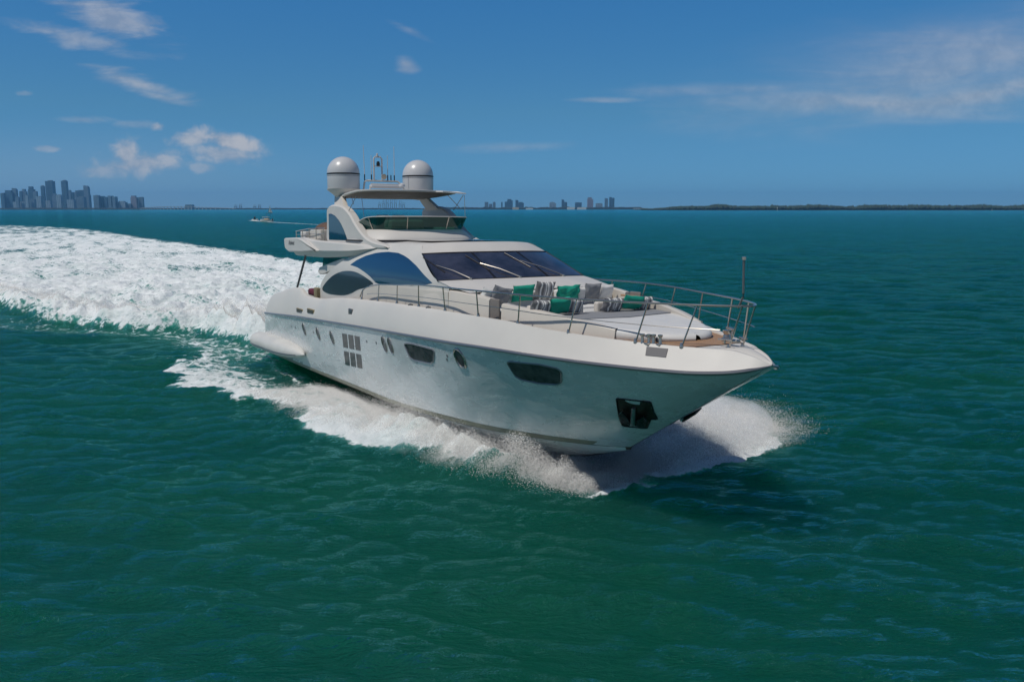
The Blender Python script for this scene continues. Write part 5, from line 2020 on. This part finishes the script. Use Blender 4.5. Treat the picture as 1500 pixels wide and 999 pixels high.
# harbour cranes seen under the hardtop and left of the yacht
cr0 = None
cranes = [(556, 296), (562, 293), (567, 291.5), (573, 291), (579, 292), (586, 294), (591, 296), (345, 300), (352, 299), (373, 300), (380, 299.5)]
cpos = ["first", "second", "third", "fourth", "fifth", "sixth", "seventh"]
for i, (u, v) in enumerate(cranes):
    p = at(u, v, 7800)
    h = p.z
    mb = MB()
    for sx in (-9, 9):
        for sy in (-8, 8):
            mb.box((sx, sy, h * .30), (3.0, 3.0, h * .60))
    mb.box((0, 0, h * .60), (22, 18, 4))
    mb.box((-4, 0, h * .80), (3.0, 3.0, h * .40))
    o = mb.build("harbour_crane", M['craneblue'], None, smooth=False)
    o.location = (p.x, 7800, 0)
    bm_ = MB()
    bm_.tube([(-12, 0, h * .60), (6, 0, h * .62), (16, 0, h * .92)], 1.6, 6)
    bm_.tube([(-4, 0, h), (15, 0, h * .90)], .8, 5)
    bm_.tube([(-4, 0, h), (-11, 0, h * .62)], .8, 5)
    bm_.build("boom", M['craneblue'], o, smooth=False)
    if i < 7:
        lab = f"hazy harbour crane on the horizon under the yacht's hardtop, {cpos[i]} from the left there"
    else:
        lab = f"faint harbour crane on the horizon near the distant white sail, {cpos[i - 7]} from the left there"
    tag(o, lab, "crane", "harbour cranes on the horizon")

# channel markers
for (u, vb, vt, lab) in ((1138.5, 308.7, 303.8, "white channel marker post in front of the dark wooded island"), (1453, 308.7, 306.6, "small white buoy before the island wood near the right edge")):
    b0 = wl(u, vb + .6)
    topz = at(u, vt, b0.y).z
    mk = MB()
    mk.tube([(0, 0, -.5), (0, 0, topz * .7)], .5, 10)
    mk.box((0, 0, topz * .82), (2.2, .3, topz * .34))
    o = mk.build("channel_marker", M['lowwhite'], None, smooth=False)
    o.location = b0
    tag(o, lab, "marker")


# ---- small craft far off to the left
def small_hull(L, W, H):
    rows_ = []
    for t in np.linspace(0, 1, 16):
        w = W / 2 * (1 - max(t - .45, 0) ** 2 / .3025) ** .7
        zt = H * (1 + .35 * t * t)
        w = max(w, .02)
        rows_.append([(L * (t - .5), -w, zt), (L * (t - .5), -w * .82, .05), (L * (t - .5), 0, -.25 + .25 * t * t), (L * (t - .5), w * .82, .05), (L * (t - .5), w, zt), (L * (t - .5), w * .8, zt - .05), (L * (t - .5), 0, zt - .1), (L * (t - .5), -w * .8, zt - .05)])
    mb = MB().grid(np.array(rows_), cv=True)
    mb.F.append(tuple(range(8)))
    return mb


p = wl(390.5, 325.0)
mbt = empty("motor_boat", (p.x, p.y, 0.05), "small white motor boat with a pale canopy crossing far behind the yacht's stern", "motor boat")
mbt.rotation_euler = (0, 0, math.radians(172))
small_hull(6.4, 2.3, .95).build("hull", M['gelcoat'], mbt)
c_ = MB()
c_.rbox((-.1, 0, 1.25), (2.4, 1.5, .9), .12)
c_.build("cabin", M['sandy2'], mbt)
mbt.scale = (1.25, 1.25, 1.15)
MB().rbox((.3, 0, 2.45), (3.2, 1.9, .16), .07).build("canopy", M['gelcoat'], mbt)
for x in (-1.0, 1.6):
    for y in (-.8, .8):
        MB().tube([(x, y, .9), (x, y, 2.4)], .05, 6).build("canopy_post", M['gelcoat'], mbt)
MB().rbox((-3.1, 0, 1.15), (.5, .5, .9), .1).build("outboard_motor", M['dark'], mbt)
MB().tube([(-.2, 0, 2.5), (-.2, 0, 4.4)], .06, 6).build("mast", M['greysteel'], mbt)
p = wl(373.5, 323.4)
sk = empty("skiff", (p.x, p.y, 0.05), "tiny open white boat with a dark upright figure, left of the motor boat", "boat")
sk.rotation_euler = (0, 0, math.radians(174))
small_hull(4.6, 1.8, .6).build("hull", M['gelcoat'], sk)
MB().rbox((.1, 0, 1.5), (.9, .9, 1.9), .15).build("figure", M['dark'], sk)  # plain dark block standing in for an upright figure aboard
MB().rbox((-1.5, 0, .85), (.7, 1.2, .5), .08).build("seat", M['gelcoat'], sk)
MB().rbox((1.5, 0, .85), (.5, 1.0, .4), .08).build("seat", M['gelcoat'], sk)

p = wl(395.5, 312.3)
sb = empty("sailing_boat", (p.x, p.y, 0.0), "distant sailing boat with a white sail near the horizon, left of the yacht", "sailing boat")
sb.rotation_euler = (0, 0, math.radians(20))
sh_ = small_hull(8.5, 2.6, .9).build("hull", M['gelcoat'], sb)
MB().tube([(.6, 0, .8), (.6, 0, 14.0)], .12, 6).build("mast", M['greysteel'], sb)
MB().tube([(.6, 0, 2.0), (-3.4, .3, 2.0)], .09, 6).build("boom", M['greysteel'], sb)


def sail(A, B, C, belly):
    rows_, n_ = [], 9
    A, B, C = map(np.array, (A, B, C))
    for i in range(n_):
        t = i / (n_ - 1)
        L_, R_ = A * (1 - t) + C * t, B * (1 - t) + C * t
        rows_.append([L_ * (1 - q) + R_ * q + np.array([0, belly * math.sin(math.pi * q) * (1 - t * .7), 0]) for q in np.linspace(0, 1, 7)])
    a_ = np.array(rows_)
    b_ = a_ + np.array([0, .03, 0])
    return MB().grid(a_).grid(b_, flip=True)


sail((.5, 0, 2.1), (-3.3, .3, 2.1), (.5, 0, 13.6), .5).build("mainsail", M['whitefab'], sb)
sail((4.0, 0, 1.2), (.9, .3, 1.4), (.7, 0, 11.0), .5).build("jib", M['whitefab'], sb)


# ---- sea air: far things fade towards blue
def build_haze():
    m, nt, out = material("sea_haze")
    v = nt.n('ShaderNodeVolumePrincipled')
    nt.put(v.inputs['Color'], (0.26, 0.58, 1.0))
    v.inputs['Density'].default_value = HAZE
    v.inputs['Anisotropy'].default_value = 0.2
    nt.put(out.inputs['Volume'], v.outputs[0])
    x0, x1, y0, y1, z0, z1 = -21500, 21500, -300, 22000, -3.0, 420.0
    mb = MB().box(((x0 + x1) / 2, (y0 + y1) / 2, (z0 + z1) / 2), (x1 - x0, y1 - y0, z1 - z0))
    o = mb.build("haze", m, None, smooth=False)
    o['kind'] = 'stuff'


HAZE = 4.5e-5
build_haze()
